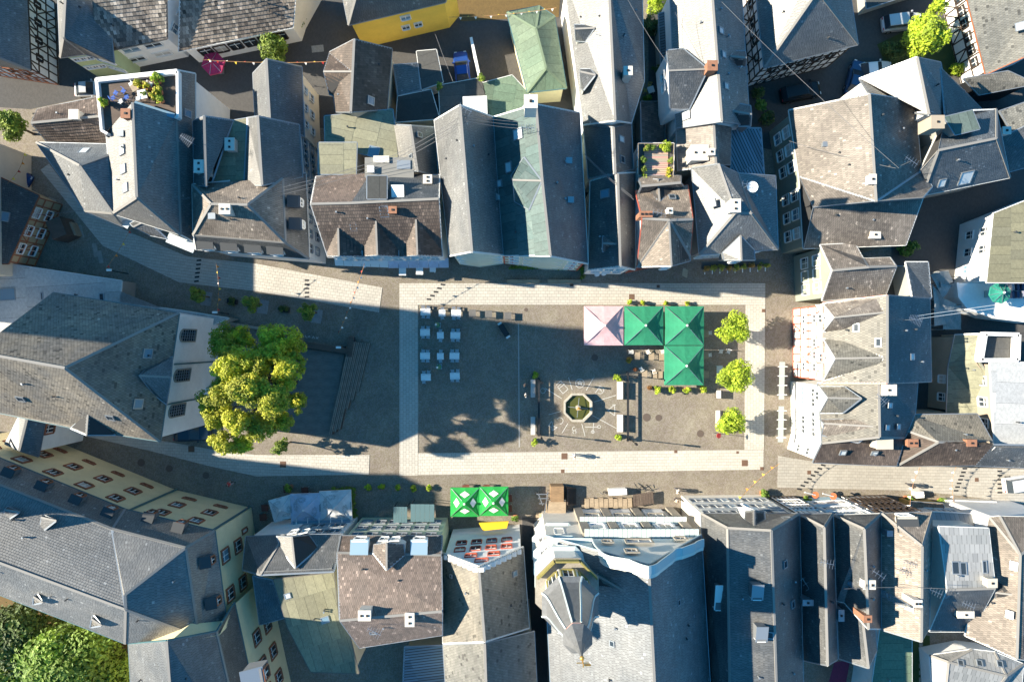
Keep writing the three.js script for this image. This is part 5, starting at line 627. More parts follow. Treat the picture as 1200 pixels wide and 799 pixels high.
// ---------------------------------------------------------------- parasols
const cloth = (r, g, b) => new THREE.MeshPhysicalMaterial({ color: rgb(r, g, b), roughness: .85, map: clothTex, bumpMap: clothBump, bumpScale: .018, transmission: .15, thickness: 0, side: THREE.DoubleSide });
M.cGreen = cloth(.022, .30, .155); M.cPink = cloth(.84, .55, .58); M.cBright = cloth(.01, .42, .07); M.cWhite = cloth(.84, .86, .87); M.cBluish = cloth(.62, .70, .86); M.cMagenta = cloth(.55, .03, .14); M.cTeal = cloth(.02, .30, .22);
function parasol(label, x, y, size, ang, mat, o = {}) {
  const n = o.n || 4, e = o.e ?? 2.5, ap = o.ap ?? 3.7, y0 = o.y0 || 0, c = P(x, y, y0 + (e + ap) / 2), T = thing('parasol', label, 'parasol', V(c.x, y0, c.z), o.group), R = size / 2 / Math.cos(Math.PI / n), top = V(c.x, y0 + ap, c.z), cs = Array.from({ length: n }, (_, i) => { const t = ang + (i + .5) * 2 * Math.PI / n; return V(c.x + R * Math.cos(t), y0 + e, c.z + R * Math.sin(t)); });
  const a = new Acc(), N = 5; cs.forEach((p, i) => { const q = cs[(i + 1) % n], md = p.clone().lerp(q, .5); md.y += .05; for (const [A, B] of [[p, md], [md, q]]) for (let k = 0; k < N; k++) for (let m = 0; m < 3; m++) { const g = (s, t) => { const b = A.clone().lerp(B, t), r = top.clone().lerp(b, s); r.y -= .16 * Math.sin(Math.PI * s) * 1; const da = Math.min(t, 1 - t); r.y -= .05 * s * da; return r; }; a.quad(g(k / N, m / 3), g((k + 1) / N, m / 3), g((k + 1) / N, (m + 1) / 3), g(k / N, (m + 1) / 3)); } });
  part('canopy', a, mat, T); const v = new Acc(); cs.forEach((p, i) => { const q = cs[(i + 1) % n]; v.quad(p, q, V(q.x, q.y - .22, q.z), V(p.x, p.y - .22, p.z)); }); part('valance', v, mat, T);
  const po = new Acc(); po.tube(V(c.x, y0, c.z), V(c.x, y0 + ap + .05, c.z), .05, .04, 8); po.box(c.x, y0 + .08, c.z, .8, .14, .8); part('pole', po, M.steel, T);
  for (const p of cs) { const r = new Acc(); r.beam(V(c.x, y0 + ap - .1, c.z), V(p.x, p.y - .03, p.z), .04, .04); part('rib', r, M.steel, T); }
  for (const p of cs) { const r = new Acc(), N2 = 4, g = s => { const b = top.clone().lerp(p, s); b.y -= .16 * Math.sin(Math.PI * s) - .012; return b; }; for (let k = 0; k < N2; k++) r.beam(g(k / N2), g((k + 1) / N2), .045, .012); part('seam', r, mat, T); }
  const hb = new THREE.SphereGeometry(.14, 10, 6), hm = part('finial', hb, M.whitePaint, T); hm.position.set(0, ap + .06, 0);
  for (const L of o.logos || []) { // flat printed marks on each facet
    for (let i = 0; i < n; i++) { const p = cs[i], q = cs[(i + 1) % n], md = p.clone().lerp(q, .5), at = (s, t) => { const r = top.clone().lerp(p.clone().lerp(q, .5 + t / Math.max(.2, s)), s); r.y -= .16 * Math.sin(Math.PI * s) - .085; return r; }; L(i, at, T); }
  }
  return T;
}
const gg = 'dark green cafe parasols';
parasol('pale pink square cafe parasol beside the green ones', 708.5, 381.5, 4.45, 0, M.cPink, { e: 2.7, ap: 3.9 });
parasol('dark green square parasol next to the pink one', 756, 381.5, 4.4, 0, M.cGreen, { e: 2.7, ap: 3.9 }); parasol('dark green square parasol between another green one and a lime tree', 804, 381.5, 4.4, 0, M.cGreen, { e: 2.7, ap: 3.9 }); parasol('lower dark green square parasol with potted shrubs along its edge', 803.5, 428.5, 4.45, 0, M.cGreen, { e: 2.7, ap: 3.9 });
const diamond = (i, at, T) => { const a = new Acc(), s0 = .36, s1 = .78, w = .17; a.quad(at(s0, 0), at((s0 + s1) / 2, w), at(s1, 0), at((s0 + s1) / 2, -w)); part('printed_mark', a, M.whiteFlag, T); const b = new Acc(), f = (s, t) => at(s, t).add(V(0, .012, 0)); for (const k of [.50, .64]) b.quad(f(k - .018, -.04), f(k - .018, .04), f(k + .018, .04), f(k + .018, -.04)); part('mark_lettering', b, M.cBright, T); };
parasol('bright green parasol with white diamond marks, partly in shade', 544.5, 589.5, 3.3, 0, M.cBright, { e: 2.5, ap: 3.4, logos: [diamond] }); parasol('bright green parasol with white diamond marks above the yellow awning', 578.5, 588.5, 3.3, 0, M.cBright, { e: 2.5, ap: 3.4, logos: [diamond] });
M.ink = std(.10, .16, .18);
const sketch = (i, at, T) => { const a = new Acc(), q = [.62, (i % 2 ? .1 : -.12)]; for (const r of [.15, .11, .07]) for (let k = 0; k < 16; k++) if ((k * 7 + i + Math.round(r * 100)) % 5) { const t0 = k / 16 * 6.283, t1 = t0 + .3, f = (t, d) => at(q[0] + (r + d) * Math.cos(t) * .9, q[1] + (r + d) * Math.sin(t)); a.quad(f(t0, 0), f(t1, 0), f(t1, .014), f(t0, .014)); } const f = (s, t) => at(s, t); for (let k = 0; k < 7; k++) a.quad(f(.93, -.12 + k * .034), f(.93, -.12 + k * .034 + .024), f(.97, -.12 + k * .034 + .024), f(.97, -.12 + k * .034)); part('printed_drawing', a, M.ink, T); };
parasol('small white printed parasol standing at a slant to the other two', 329, 597, 2.6, -.27, M.cWhite, { e: 2.3, ap: 3.1, logos: [sketch] }); parasol('pale blue printed parasol in the middle of the terrace', 356.5, 597, 3.4, -.03, M.cBluish, { e: 2.5, ap: 3.4, logos: [sketch] }); parasol('large white printed parasol beside the hedge', 392, 594.5, 3.6, -.05, M.cWhite, { e: 2.5, ap: 3.4, logos: [sketch] });
parasol('dark pink parasol in front of the long pantiled house', 248, 73, 2.4, .3, M.cMagenta, { n: 6, e: 2.1, ap: 2.7 }); parasol('teal green parasol on the curved white terrace', 1175, 343, 2.2, .2, M.cTeal, { n: 8, e: 2.0, ap: 2.6, y0: 2.4 });
for (const [x, y] of [[513.5, 381], [515, 429.5]]) { const p = P(x, y), T = thing('folded_parasol', 'folded green parasol standing between the white cafe tables', 'parasol', p, 'folded parasols between the tables'), a = new Acc(); a.tube(V(p.x, .9, p.z), V(p.x, 1.4, p.z), .34, .26, 8); a.tube(V(p.x, 1.4, p.z), V(p.x, 2.5, p.z), .26, .08, 8); part('canopy', a, M.cGreen, T); const b = new Acc(); b.tube(V(p.x, 0, p.z), V(p.x, 2.6, p.z), .04, .04, 6); b.box(p.x, .06, p.z, .6, .12, .6); part('pole', b, M.steel, T); const f = part('finial', new THREE.SphereGeometry(.13, 8, 6), M.whitePaint, T); f.position.set(0, 2.62, 0); }

// ---------------------------------------------------------------- tables, chairs, benches
function makeTable(w, d, mat, label, group, name = 'cafe_table') { const T = thing(name, label, 'table', V(0, 0, 0), group), t = new Acc(); t.box(0, .735, 0, w, .04, d); part('tabletop', t, mat, T); for (const [i, k] of [[-1, -1], [1, -1], [1, 1], [-1, 1]]) { const l = new Acc(); l.box(i * (w / 2 - .06), .357, k * (d / 2 - .06), .05, .714, .05); part('leg', l, M.steel, T); } return T; }
function makeChair(label, mat, group) { const T = thing('cafe_chair', label, 'chair', V(0, 0, 0), group), s = new Acc(); for (let i = 0; i < 5; i++) s.box(-.16 + i * .08, .455, 0, .05, .025, .4); part('seat', s, mat, T); const b = new Acc(); b.box(0, .86, .23, .42, .04, .04); b.box(0, .72, .225, .4, .04, .03); b.box(-.2, .66, .22, .035, .42, .035); b.box(.2, .66, .22, .035, .42, .035); part('backrest', b, mat, T); for (const [i, k] of [[-1, -1], [1, -1], [1, 1], [-1, 1]]) { const l = new Acc(); l.box(i * .2, .222, k * .2, .03, .444, .03); part('leg', l, mat, T); } return T; }
const place = (o, x, y, rot) => { const p = P(x, y, .7); o.position.set(p.x, 0, p.z); o.rotation.y = rot; return o; };
{
  const gT = 'white cafe tables on the western half of the square', gC = 'wire chairs at the white tables', lb = 'white rectangular cafe table with wire chairs on the shaded cobbles', ls = 'small square white cafe table in the middle row';
  const big = makeTable(1.14, .8, M.whitePaint, lb, gT), small = makeTable(.78, .78, M.whitePaint, ls, 'small square tables in the middle row'), ch = makeChair('wire chair at a white cafe table', M.steel, gC); let nb = 0, ns = 0, nc = 0;
  for (const [x, y, s] of [[498.5, 365.5, 0], [534.5, 367, 0], [498, 389.5, 0], [533.5, 393, 0], [498, 417, 0], [532.5, 417, 0], [499, 442, 0], [533, 440.5, 0], [518, 367, 1], [516, 393, 1], [516, 417.5, 1]]) {
    place(s ? (ns++ ? copyOf(small) : small) : (nb++ ? copyOf(big) : big), x, y, rr(-.04, .04));
    for (const sd of [-1, 1]) for (const dx of s ? [0] : [-2.9, 2.9]) { if (y > 440 && sd === 1 && dx > 0 && x < 510) continue; place(nc++ ? copyOf(ch) : ch, x + dx + rr(-.3, .3), y + sd * (5 + rr(0, .8)), sd > 0 ? Math.PI * 0 + rr(-.2, .2) : Math.PI + rr(-.2, .2)); }
  }
  const gr = makeTable(.82, .85, M.greyTop ||= std(.17, .165, .16, { map: woodTex }), 'grey wooden standing table in the row along the sunlit edge', 'grey tables along the edge', 'standing_table'); [[553.5, 367], [572.5, 368], [595, 370]].forEach(([x, y], i) => place(i ? copyOf(gr) : gr, x, y, 0));
  const tn = makeTable(.62, .85, M.palewood, 'tan wooden cafe table beside the lower green parasol', 'tan tables by the parasols', 'wooden_table'); [[747, 417], [763.5, 417.5], [775.5, 418], [755.5, 438], [768.5, 439.5], [773.5, 439], [828, 391], [828, 416], [828, 439]].forEach(([x, y], i) => place(i ? copyOf(tn) : tn, x, y, 0));
  const c2 = makeChair('pale chair at a tan cafe table', M.whiteFlag, 'pale chairs at the tan tables'); [[739.5, 412.5, 1.6], [760, 412, 2.8], [752, 432.5, 2.6], [767, 435, 2.9], [777, 412, 3], [833, 390, -1.6], [833, 416, -1.6], [855, 412, 0.3], [846, 412, .1]].forEach(([x, y, r], i) => place(i ? copyOf(c2) : c2, x, y, r));
  const wt = makeTable(.7, 2, M.paleglass, 'long glass topped table beside the middle lime tree', null, 'glass_table'); place(wt, 843.5, 438.5, 0); 
}
function bench(label, x, y, w, l, rot, mat, group, back) { const p = P(x, y, .45), T = thing('bench', label, 'bench', V(p.x, 0, p.z), group), n = 4; for (let i = 0; i < n; i++) { const s = new Acc(); s.box(p.x + (-w / 2 + (i + .5) * w / n), .45, p.z, w / n - .015, .06, l); part('slat', s, mat, T); } const u = new Acc(); u.box(p.x, .2, p.z - l * .38, w * .8, .4, .1); u.box(p.x, .2, p.z + l * .38, w * .8, .4, .1); part('support', u, M.iron, T); if (back) { const b = new Acc(); b.box(p.x + w / 2 + .05, .62, p.z, .06, .5, l); part('backrest', b, M.iron, T); } T.rotation.y = rot; return T; }
for (const [x, y] of [[624.6, 455], [624.6, 499]]) bench('pale slatted bench west of the fountain, against the black rail', x, y, .55, 2.1, 0, M.stoneWhite ||= std(.55, .53, .50), 'benches west of the fountain', true);
for (const [x, y] of [[726.5, 457.5], [726.5, 496]]) bench('white slatted bench east of the fountain, against the black rail', x, y, .68, 2.0, 0, M.whitePaint, 'benches east of the fountain', true);
for (const [x, y, l] of [[842.5, 462, 'short white bench by the middle lime tree'], [841.5, 491, 'long white bench by the lower lime tree']]) bench(l, x, y, .5, l[0] === 's' ? .9 : 2, 0, M.whitePaint, null, true);
for (const [x, y0, y1, s] of [[631.5, 443, 511, 'western'], [736, 436, 517, 'eastern']]) { const a0 = P(x, y0, .9), a1 = P(x, y1, .9), T = thing('rail', s === 'western' ? 'long black steel rail behind the benches west of the fountain' : 'long black steel rail behind the benches east of the fountain', 'rail', V((a0.x + a1.x) / 2, 0, (a0.z + a1.z) / 2)), a = new Acc(); a.beam(a0, a1, .22, .14); part('rail_beam', a, M.black, T); for (const t of [0, .34, .66, 1]) { const b = new Acc(), q = a0.clone().lerp(a1, t); b.box(q.x, .42, q.z, .08, .84, .08); part('post', b, M.black, T); } }
for (const [x, y] of [[633, 446], [633, 508], [738, 440], [738, 514]]) { const p = P(x, y), T = thing('lamp_mast', 'thin dark lamp mast at the end of a black rail by the fountain', 'lamp', p, 'lamp masts around the fountain'), a = new Acc(); a.tube(p, V(p.x, 4.7, p.z), .06, .045, 8); part('mast', a, M.iron, T); const h = new Acc(); h.box(p.x, 4.2, p.z, .2, 1, .2); part('lamp_head', h, M.iron, T); }
// planter benches before the twin gables
for (const [x0, x1, l] of [[594, 632.5, 'left'], [642, 680.5, 'right']]) { const a = P(x0, 330, .5), b = P(x1, 330, .5), T = thing('planter_bench', `long tan planter bench before the ${l === 'left' ? 'pale green' : 'timbered'} half of the twin gable front`, 'bench', V((a.x + b.x) / 2, 0, a.z)), s = new Acc(); s.beam(V(a.x, .25, a.z), V(b.x, .25, b.z), .42, .5); part('box', s, M.palewood, T); const t = new Acc(); t.beam(V(a.x, .53, a.z), V(b.x, .53, b.z), .48, .05); part('seat', t, M.palewood, T); }

// ---------------------------------------------------------------- fountain and the drawings around it
{
  const c = P(677, 477.2, .5), T = thing('fountain', 'octagonal stone fountain basin with a gilded figure on a column', 'fountain', V(c.x, 0, c.z)), ring = (R, y) => Array.from({ length: 8 }, (_, i) => V(c.x + R * Math.cos((i + .5) * Math.PI / 4), y, c.z + R * Math.sin((i + .5) * Math.PI / 4)));
  const a = new Acc(), lv = [[1.72, 0], [1.66, .1], [1.66, .78], [1.80, .84], [1.80, .92], [1.56, .92], [1.50, .86], [1.50, .25]]; for (let k = 0; k + 1 < lv.length; k++) { const A = ring(...lv[k]), B = ring(...lv[k + 1]); A.forEach((p, i) => { const j = (i + 1) % 8; a.quad(p, B[i], B[j], A[j]); }); } part('basin', a, M.stone2 ||= std(.50, .46, .38, { map: fineTex, bumpMap: grainBump, bumpScale: .01 }), T);
  const w = new Acc(); w.poly(ring(1.51, .62).reverse()); part('water', w, M.water, T);
  const col = new Acc(); col.tube(V(c.x, .3, c.z), V(c.x, 1.0, c.z), .32, .24, 8); col.tube(V(c.x, 1, c.z), V(c.x, 1.7, c.z), .17, .15, 8); col.box(c.x, 1.76, c.z, .44, .12, .44); part('column', col, M.stone2, T);
  const fg = new Acc(); fg.tube(V(c.x, 1.8, c.z), V(c.x, 2.3, c.z), .17, .13, 8); fg.tube(V(c.x, 2.3, c.z), V(c.x, 2.62, c.z), .15, .08, 8); fg.tube(V(c.x, 2.62, c.z), V(c.x, 2.86, c.z), .1, .06, 8); fg.tube(V(c.x, 2.5, c.z), V(c.x + .3, 2.2, c.z + .14), .06, .045, 6); fg.tube(V(c.x, 2.5, c.z), V(c.x - .3, 2.25, c.z + .1), .06, .045, 6); part('figure', fg, M.gold, T);
  for (let i = 0; i < 4; i++) { const s = new Acc(), th = i * Math.PI / 2 + .1; s.tube(V(c.x + .15 * Math.cos(th), 1.2, c.z + .15 * Math.sin(th)), V(c.x + 1.15 * Math.cos(th), 1.05, c.z + 1.15 * Math.sin(th)), .035, .03, 6); part('spout', s, M.zinc, T); }
  const Z = (x, y) => { const p = P(600 + x / 7.47, 420 + y / 7.47); p.y = .012; return p; }, W = .062, strk = (a, pts) => { for (let i = 0; i + 1 < pts.length; i++) a.beam(Z(...pts[i]), Z(...pts[i + 1]), W, .012); }, arc = (x, y, r, t0 = 0, t1 = 6.2832, n = 16) => Array.from({ length: n + 1 }, (_, i) => { const t = t0 + (t1 - t0) * i / n; return [x + r * Math.cos(t), y + r * Math.sin(t)]; });
  const sp = [[[[290, 260], [435, 350]]], [[[495, 165], [528, 275]]], [[[715, 165], [650, 280]]], [[[912, 322], [720, 380]]], [[[700, 495], [915, 612]]], [[[612, 572], [640, 680]]], [[[490, 568], [437, 655]]], [[[320, 492], [430, 462]]]];
  sp.forEach((s, i) => { const a = new Acc(); s.forEach(p => strk(a, p)); one('ground_line', 'straight white line on the cobbles radiating from the fountain', 'ground line', a, M.chalk, 'lines radiating from the fountain', Z(...s[0][0])); });
  for (const [l, s] of [['white circle drawn on the cobbles beside the western rail', [arc(270, 283, 22)]], ['white drawing of an open box on the cobbles', [[[400, 250], [440, 212], [492, 268], [446, 308], [400, 250]], [[388, 232], [430, 196], [440, 212]], [[415, 262], [462, 222]]]], ['white circle with a star drawn on the cobbles', [arc(595, 218, 38), [[575, 235], [595, 192], [615, 235], [572, 208], [618, 208], [575, 235]]]], ['white curled drawing near the upper eastern bench', [arc(772, 276, 32, -1.9, 2.2, 12), [[730, 300], [762, 258], [790, 290]]]], ['white bell shape drawn on the cobbles in the column shadow', [[[838, 455], [900, 405], [900, 500], [838, 455]], [[880, 405], [912, 405]]]], ['white scissors shape drawn on the cobbles', [[[640, 598], [752, 602]], [[716, 565], [708, 655]], arc(764, 598, 13), arc(708, 642, 12)]], ['white squiggle drawn on the cobbles below the fountain', [arc(545, 615, 16, 0, 5), arc(548, 645, 14, 2, 7)]], ['white arc drawn on the cobbles left of the hourglass', [arc(420, 545, 28, -2.6, 1.6, 12)]], ['white hourglass shape drawn on the cobbles', [[[318, 590], [348, 548], [358, 592], [398, 602], [352, 632], [350, 600], [318, 590]]]]]) { const a = new Acc(); s.forEach(p => strk(a, p)); one('ground_drawing', l, 'ground drawing', a, M.chalk, null, Z(...s[0][0])); }
  const ln = new Acc(), q0 = P(607.6, 379), q1 = P(608.6, 524); ln.beam(V(q0.x, .008, q0.z), V(q1.x, .008, q1.z), .14, .012); one('paving_line', 'long pale paving line crossing the cobbles beside the fountain', 'ground line', ln, M.slabLine ||= std(.34, .33, .31), null, q0);
  const mk = (x, y) => { const p = P(330 + x / 9.98, 370 + y / 9.98); p.y = .012; return p; }; for (const [s, l] of [[[[238, 228], [258, 235]], 'dot'], [[[272, 228], [288, 258]], 'slash'], [[[303, 256], [322, 232], [330, 256]], 'letter A'], [[[352, 264], [372, 240], [382, 268]], 'letter A'], [[[400, 268], [430, 250]], 'tick'], [[[404, 250], [420, 272]], 'tick']]) { const a = new Acc(); for (let i = 0; i + 1 < s.length; i++) a.beam(mk(...s[i]), mk(...s[i + 1]), .07, .012); one('painted_letter', 'small white painted letter stroke on the cobbles above the sunken stage', 'painted letter', a, M.chalk, 'painted letters above the stage', mk(...s[0])); }
}
// ---------------------------------------------------------------- sunken stage with timber steps
{
  const q = (x, y, h) => P(x, y, h), T = thing('timber_grandstand', 'long dark timber steps descending to the shaded stage', 'steps', P(408, 455));
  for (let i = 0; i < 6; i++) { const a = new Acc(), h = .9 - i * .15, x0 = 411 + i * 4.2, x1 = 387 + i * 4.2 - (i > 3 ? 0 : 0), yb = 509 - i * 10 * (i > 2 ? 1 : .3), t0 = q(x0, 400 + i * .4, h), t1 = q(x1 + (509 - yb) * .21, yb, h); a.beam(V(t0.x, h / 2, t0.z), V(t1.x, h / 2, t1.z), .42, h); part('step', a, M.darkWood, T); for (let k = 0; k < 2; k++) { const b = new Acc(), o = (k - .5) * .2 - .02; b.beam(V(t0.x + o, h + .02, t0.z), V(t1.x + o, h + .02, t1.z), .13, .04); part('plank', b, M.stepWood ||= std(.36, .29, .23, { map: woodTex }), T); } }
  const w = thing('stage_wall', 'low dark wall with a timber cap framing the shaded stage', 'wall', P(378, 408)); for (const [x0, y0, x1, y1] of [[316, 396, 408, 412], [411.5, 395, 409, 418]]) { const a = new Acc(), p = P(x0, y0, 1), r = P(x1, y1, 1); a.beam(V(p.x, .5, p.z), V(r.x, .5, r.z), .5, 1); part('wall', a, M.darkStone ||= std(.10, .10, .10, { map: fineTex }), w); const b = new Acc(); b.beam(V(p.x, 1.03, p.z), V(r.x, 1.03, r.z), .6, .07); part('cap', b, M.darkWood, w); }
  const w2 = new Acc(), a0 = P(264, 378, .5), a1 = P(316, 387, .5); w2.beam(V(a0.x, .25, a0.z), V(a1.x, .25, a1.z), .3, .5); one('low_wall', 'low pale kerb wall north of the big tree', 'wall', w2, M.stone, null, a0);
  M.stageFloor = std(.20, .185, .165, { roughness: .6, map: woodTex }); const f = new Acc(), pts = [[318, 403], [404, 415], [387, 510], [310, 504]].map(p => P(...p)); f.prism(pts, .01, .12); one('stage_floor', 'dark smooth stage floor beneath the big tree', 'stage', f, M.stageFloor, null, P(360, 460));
}
// ---------------------------------------------------------------- cars
function makeCar(label, paint, L = 4.3, W = 1.78, Hh = 1.48, van = 0) {
  const T = thing('parked_car', label, 'car'), pm = std(...paint, { roughness: .28, metalness: .25 }), loft = (st, mat, name, par) => { const a = new Acc(), ring = ([x, w, y0, y1, b]) => [[-w, y0], [-w, y1 - b], [-w + b, y1], [w - b, y1], [w, y1 - b], [w, y0]].map(([z, y]) => V(x, y, z)); for (let k = 0; k + 1 < st.length; k++) { const A = ring(st[k]), B = ring(st[k + 1]); for (let i = 0; i < 6; i++) { const j = (i + 1) % 6; a.quad(A[i], B[i], B[j], A[j]); } } a.poly(ring(st[0])); a.poly(ring(st[st.length - 1]).reverse()); return part(name, a, mat, par); };
  const h = L / 2, w = W / 2; loft([[-h, w * .72, .35, .66, .06], [-h + .12, w * .9, .28, .82, .08], [-h + .7, w, .25, .95, .1], [-h * .1, w, .25, .96, .1], [h - 1.15, w, .25, .93, .1], [h - .3, w * .93, .28, .78, .12], [h - .06, w * .8, .32, .66, .08], [h, w * .66, .36, .55, .05]], pm, 'body', T);
  const r0 = van ? -h + .15 : -h + .35, r1 = h - (van ? 1.0 : 1.25); loft([[r0, w * .84, .9, .97, .02], [r0 + (van ? .2 : .55), w * .76, .9, Hh - .03, .08], [r1 - .85, w * .76, .9, Hh - .02, .08], [r1, w * .85, .88, .95, .02]], M.glass, 'windows', T);
  loft([[r0 + (van ? .25 : .62), w * .73, Hh - .05, Hh, .05], [0, w * .75, Hh - .05, Hh + .03, .06], [r1 - .92, w * .73, Hh - .05, Hh, .05]], pm, 'roof', T);
  for (const [x, z] of [[-h + .8, -1], [-h + .8, 1], [h - .85, -1], [h - .85, 1]]) { const a = new Acc(); a.tube(V(x, .32, z * (w - .2)), V(x, .32, z * (w + .01)), .32, .32, 14); const m = part('wheel', a, M.rubber, T), r = new Acc(); r.tube(V(x, .32, z * w), V(x, .32, z * (w + .02)), .19, .19, 10); part('rim', r, M.steel, m); }
  for (const z of [-1, 1]) { const a = new Acc(); a.box(h - .1, .64, z * w * .62, .14, .12, .3); part('headlight', a, M.paleglass, T); const b = new Acc(); b.box(-h + .08, .72, z * w * .66, .1, .14, .26); part('tail_light', b, M.red, T); const c = new Acc(); c.box(r1 - .15, .98, z * (w + .08), .16, .12, .18); part('mirror', c, pm, T); }
  return T;
}
for (const [l, p, x, y, r, L, v] of [['dark blue car parked by the white garden wall', [.02, .07, .28], 541, 79, 1.68, 3.9], ['black estate car parked in the yard beside the half-timbered corner house', [.012, .013, .016], 939, 107, .2, 4.7, 1], ['silver car parked beside the garden tree', [.50, .52, .55], 1058, 25, .12, 4.6, 1], ['dark blue car half hidden behind the pale slate house', [.02, .07, .16], 1004, 91, 1.3, 4.2], ['white car parked behind the pale slate house', [.7, .7, .7], 1026, 81, .1, 4.0], ['dark car parked under the white church wall', [.015, .03, .05], 224, 508, .05, 4.4], ['dark blue car under the ochre timbered house roof', [.015, .05, .16], 14, 203, -.5, 4.4], ['white van driving on the shopping street', [.72, .72, .72], 1204, 566, .15, 5.2, 1], ['small silver car squeezed beside the green house', [.45, .46, .47], 104, 104, .05, 3.6]]) { const c = makeCar(l, p, L, v ? 1.85 : 1.75, v ? 1.65 : 1.46, v), q = P(x, y, .8); c.position.set(q.x, .006, q.z); c.rotation.y = r; }
// ---------------------------------------------------------------- people
function bodyGeo(o) {
  const J = (x, y, z) => V(x, y, z), st = o.stride || .22, bones = [ // a, b, ra, rb, colour index
    [J(0, 1.0, 0), J(0, 1.36, 0), .145, .16, 0], [J(-.15, 1.39, 0), J(.15, 1.39, 0), .075, .075, 0], [J(0, 1.44, 0), J(0, 1.55, .01), .055, .05, 2], [J(0, 1.63, .02), J(0, 1.66, .0), .098, .105, 2], [J(0, 1.70, -.03), J(0, 1.68, -.04), .10, .10, 3],
    [J(-.09, .95, 0), J(-.1, .5, st * .5), .105, .07, 1], [J(-.1, .5, st * .5), J(-.1, .1, st * .55), .068, .045, 1], [J(-.1, .06, st * .5), J(-.1, .04, st * .5 + .18), .05, .04, 4], [J(.09, .95, 0), J(.1, .5, -st * .3), .105, .07, 1], [J(.1, .5, -st * .3), J(.1, .12, -st * .9), .068, .045, 1], [J(.1, .07, -st * .95), J(.1, .04, -st * .95 + .18), .05, .04, 4],
    [J(-.2, 1.38, 0), J(-.25, 1.1, -st * .4), .06, .048, 0], [J(-.25, 1.1, -st * .4), J(-.24, .86, .05), .045, .032, 2], [J(-.24, .84, .05), J(-.24, .73, .08), .038, .022, 2], [J(.2, 1.38, 0), J(.25, 1.1, st * .3), .06, .048, 0], [J(.25, 1.1, st * .3), J(.24, .88, .16), .045, .032, 2], [J(.24, .86, .16), J(.24, .75, .19), .038, .022, 2]];
  const N = 72, S = .98, mc = new MarchingCubes(N, M.vc, false, false, 60000); mc.isolation = 0; const C = V(0, .9, 0), p = V(), sd = (b) => { const ba = b[1].clone().sub(b[0]), pa = p.clone().sub(b[0]), t = Math.max(0, Math.min(1, pa.dot(ba) / ba.lengthSq())); return pa.addScaledVector(ba, -t).length() - (b[2] + (b[3] - b[2]) * t); };
  for (let k = 0; k < N; k++) for (let j = 0; j < N; j++) for (let i = 0; i < N; i++) { p.set((i - N / 2) / (N / 2) * S, (j - N / 2) / (N / 2) * S + C.y, (k - N / 2) / (N / 2) * S); let d = 1; if (Math.abs(p.x) < .42 && Math.abs(p.z) < .5) for (const b of bones) { const e = sd(b), h = Math.max(0, Math.min(1, .5 + .5 * (d - e) / .035)); d = d + (e - d) * h - .035 * h * (1 - h); } mc.field[i + j * N + k * N * N] = -d; }
  mc.update(); const n = mc.count, P3 = mc.positionArray.slice(0, n * 3), col = new Float32Array(n * 3), cs = [o.shirt, o.pants, [.5, .33, .24], o.hair || [.06, .04, .03], [.04, .04, .04]];
  for (let i = 0; i < n; i++) { p.set(P3[i * 3] * S, P3[i * 3 + 1] * S + C.y, P3[i * 3 + 2] * S); P3[i * 3] = p.x; P3[i * 3 + 1] = p.y; P3[i * 3 + 2] = p.z; let bd = 9, c = 0; for (const b of bones) { const e = sd(b); if (e < bd) { bd = e; c = b[4]; } } col.set(cs[c], i * 3); }
  let g = new THREE.BufferGeometry(); g.setAttribute('position', new THREE.BufferAttribute(new Float32Array(P3), 3)); g.setAttribute('color', new THREE.BufferAttribute(col, 3)); g = mergeVertices(g, 1e-4); g.computeVertexNormals(); return g;
}
for (const [l, x, y, r, o] of [['person in a white top walking along the sunny southern paving', 673, 534, 1.6, { shirt: [.75, .75, .75], pants: [.25, .3, .4], hair: [.2, .14, .08] }], ['person in pale clothing walking on the cobbles south of the square', 794, 575, 1.3, { shirt: [.7, .62, .5], pants: [.1, .1, .12] }], ['person in a beige top standing by the town hall corner', 793, 586, .4, { shirt: [.55, .45, .35], pants: [.05, .05, .07], stride: .06 }], ['person in dark clothes standing west of the fountain bench', 615, 451, 1.2, { shirt: [.05, .05, .06], pants: [.05, .06, .1], stride: .06 }], ['person in a pale shirt beside the western fountain bench', 616, 463, 1.7, { shirt: [.7, .66, .6], pants: [.08, .08, .1], stride: .1 }], ['person in a red top walking past the yellow building', 269, 567, 2, { shirt: [.5, .06, .05], pants: [.3, .32, .36] }], ['person in black walking on the shopping street paving', 1068, 569, 1.6, { shirt: [.03, .03, .035], pants: [.04, .04, .05] }]]) { const p = P(x, y, .9), m = one('person', l, 'person', bodyGeo(o), M.vc, null, V(p.x, .03, p.z)); m.rotation.y = r; }
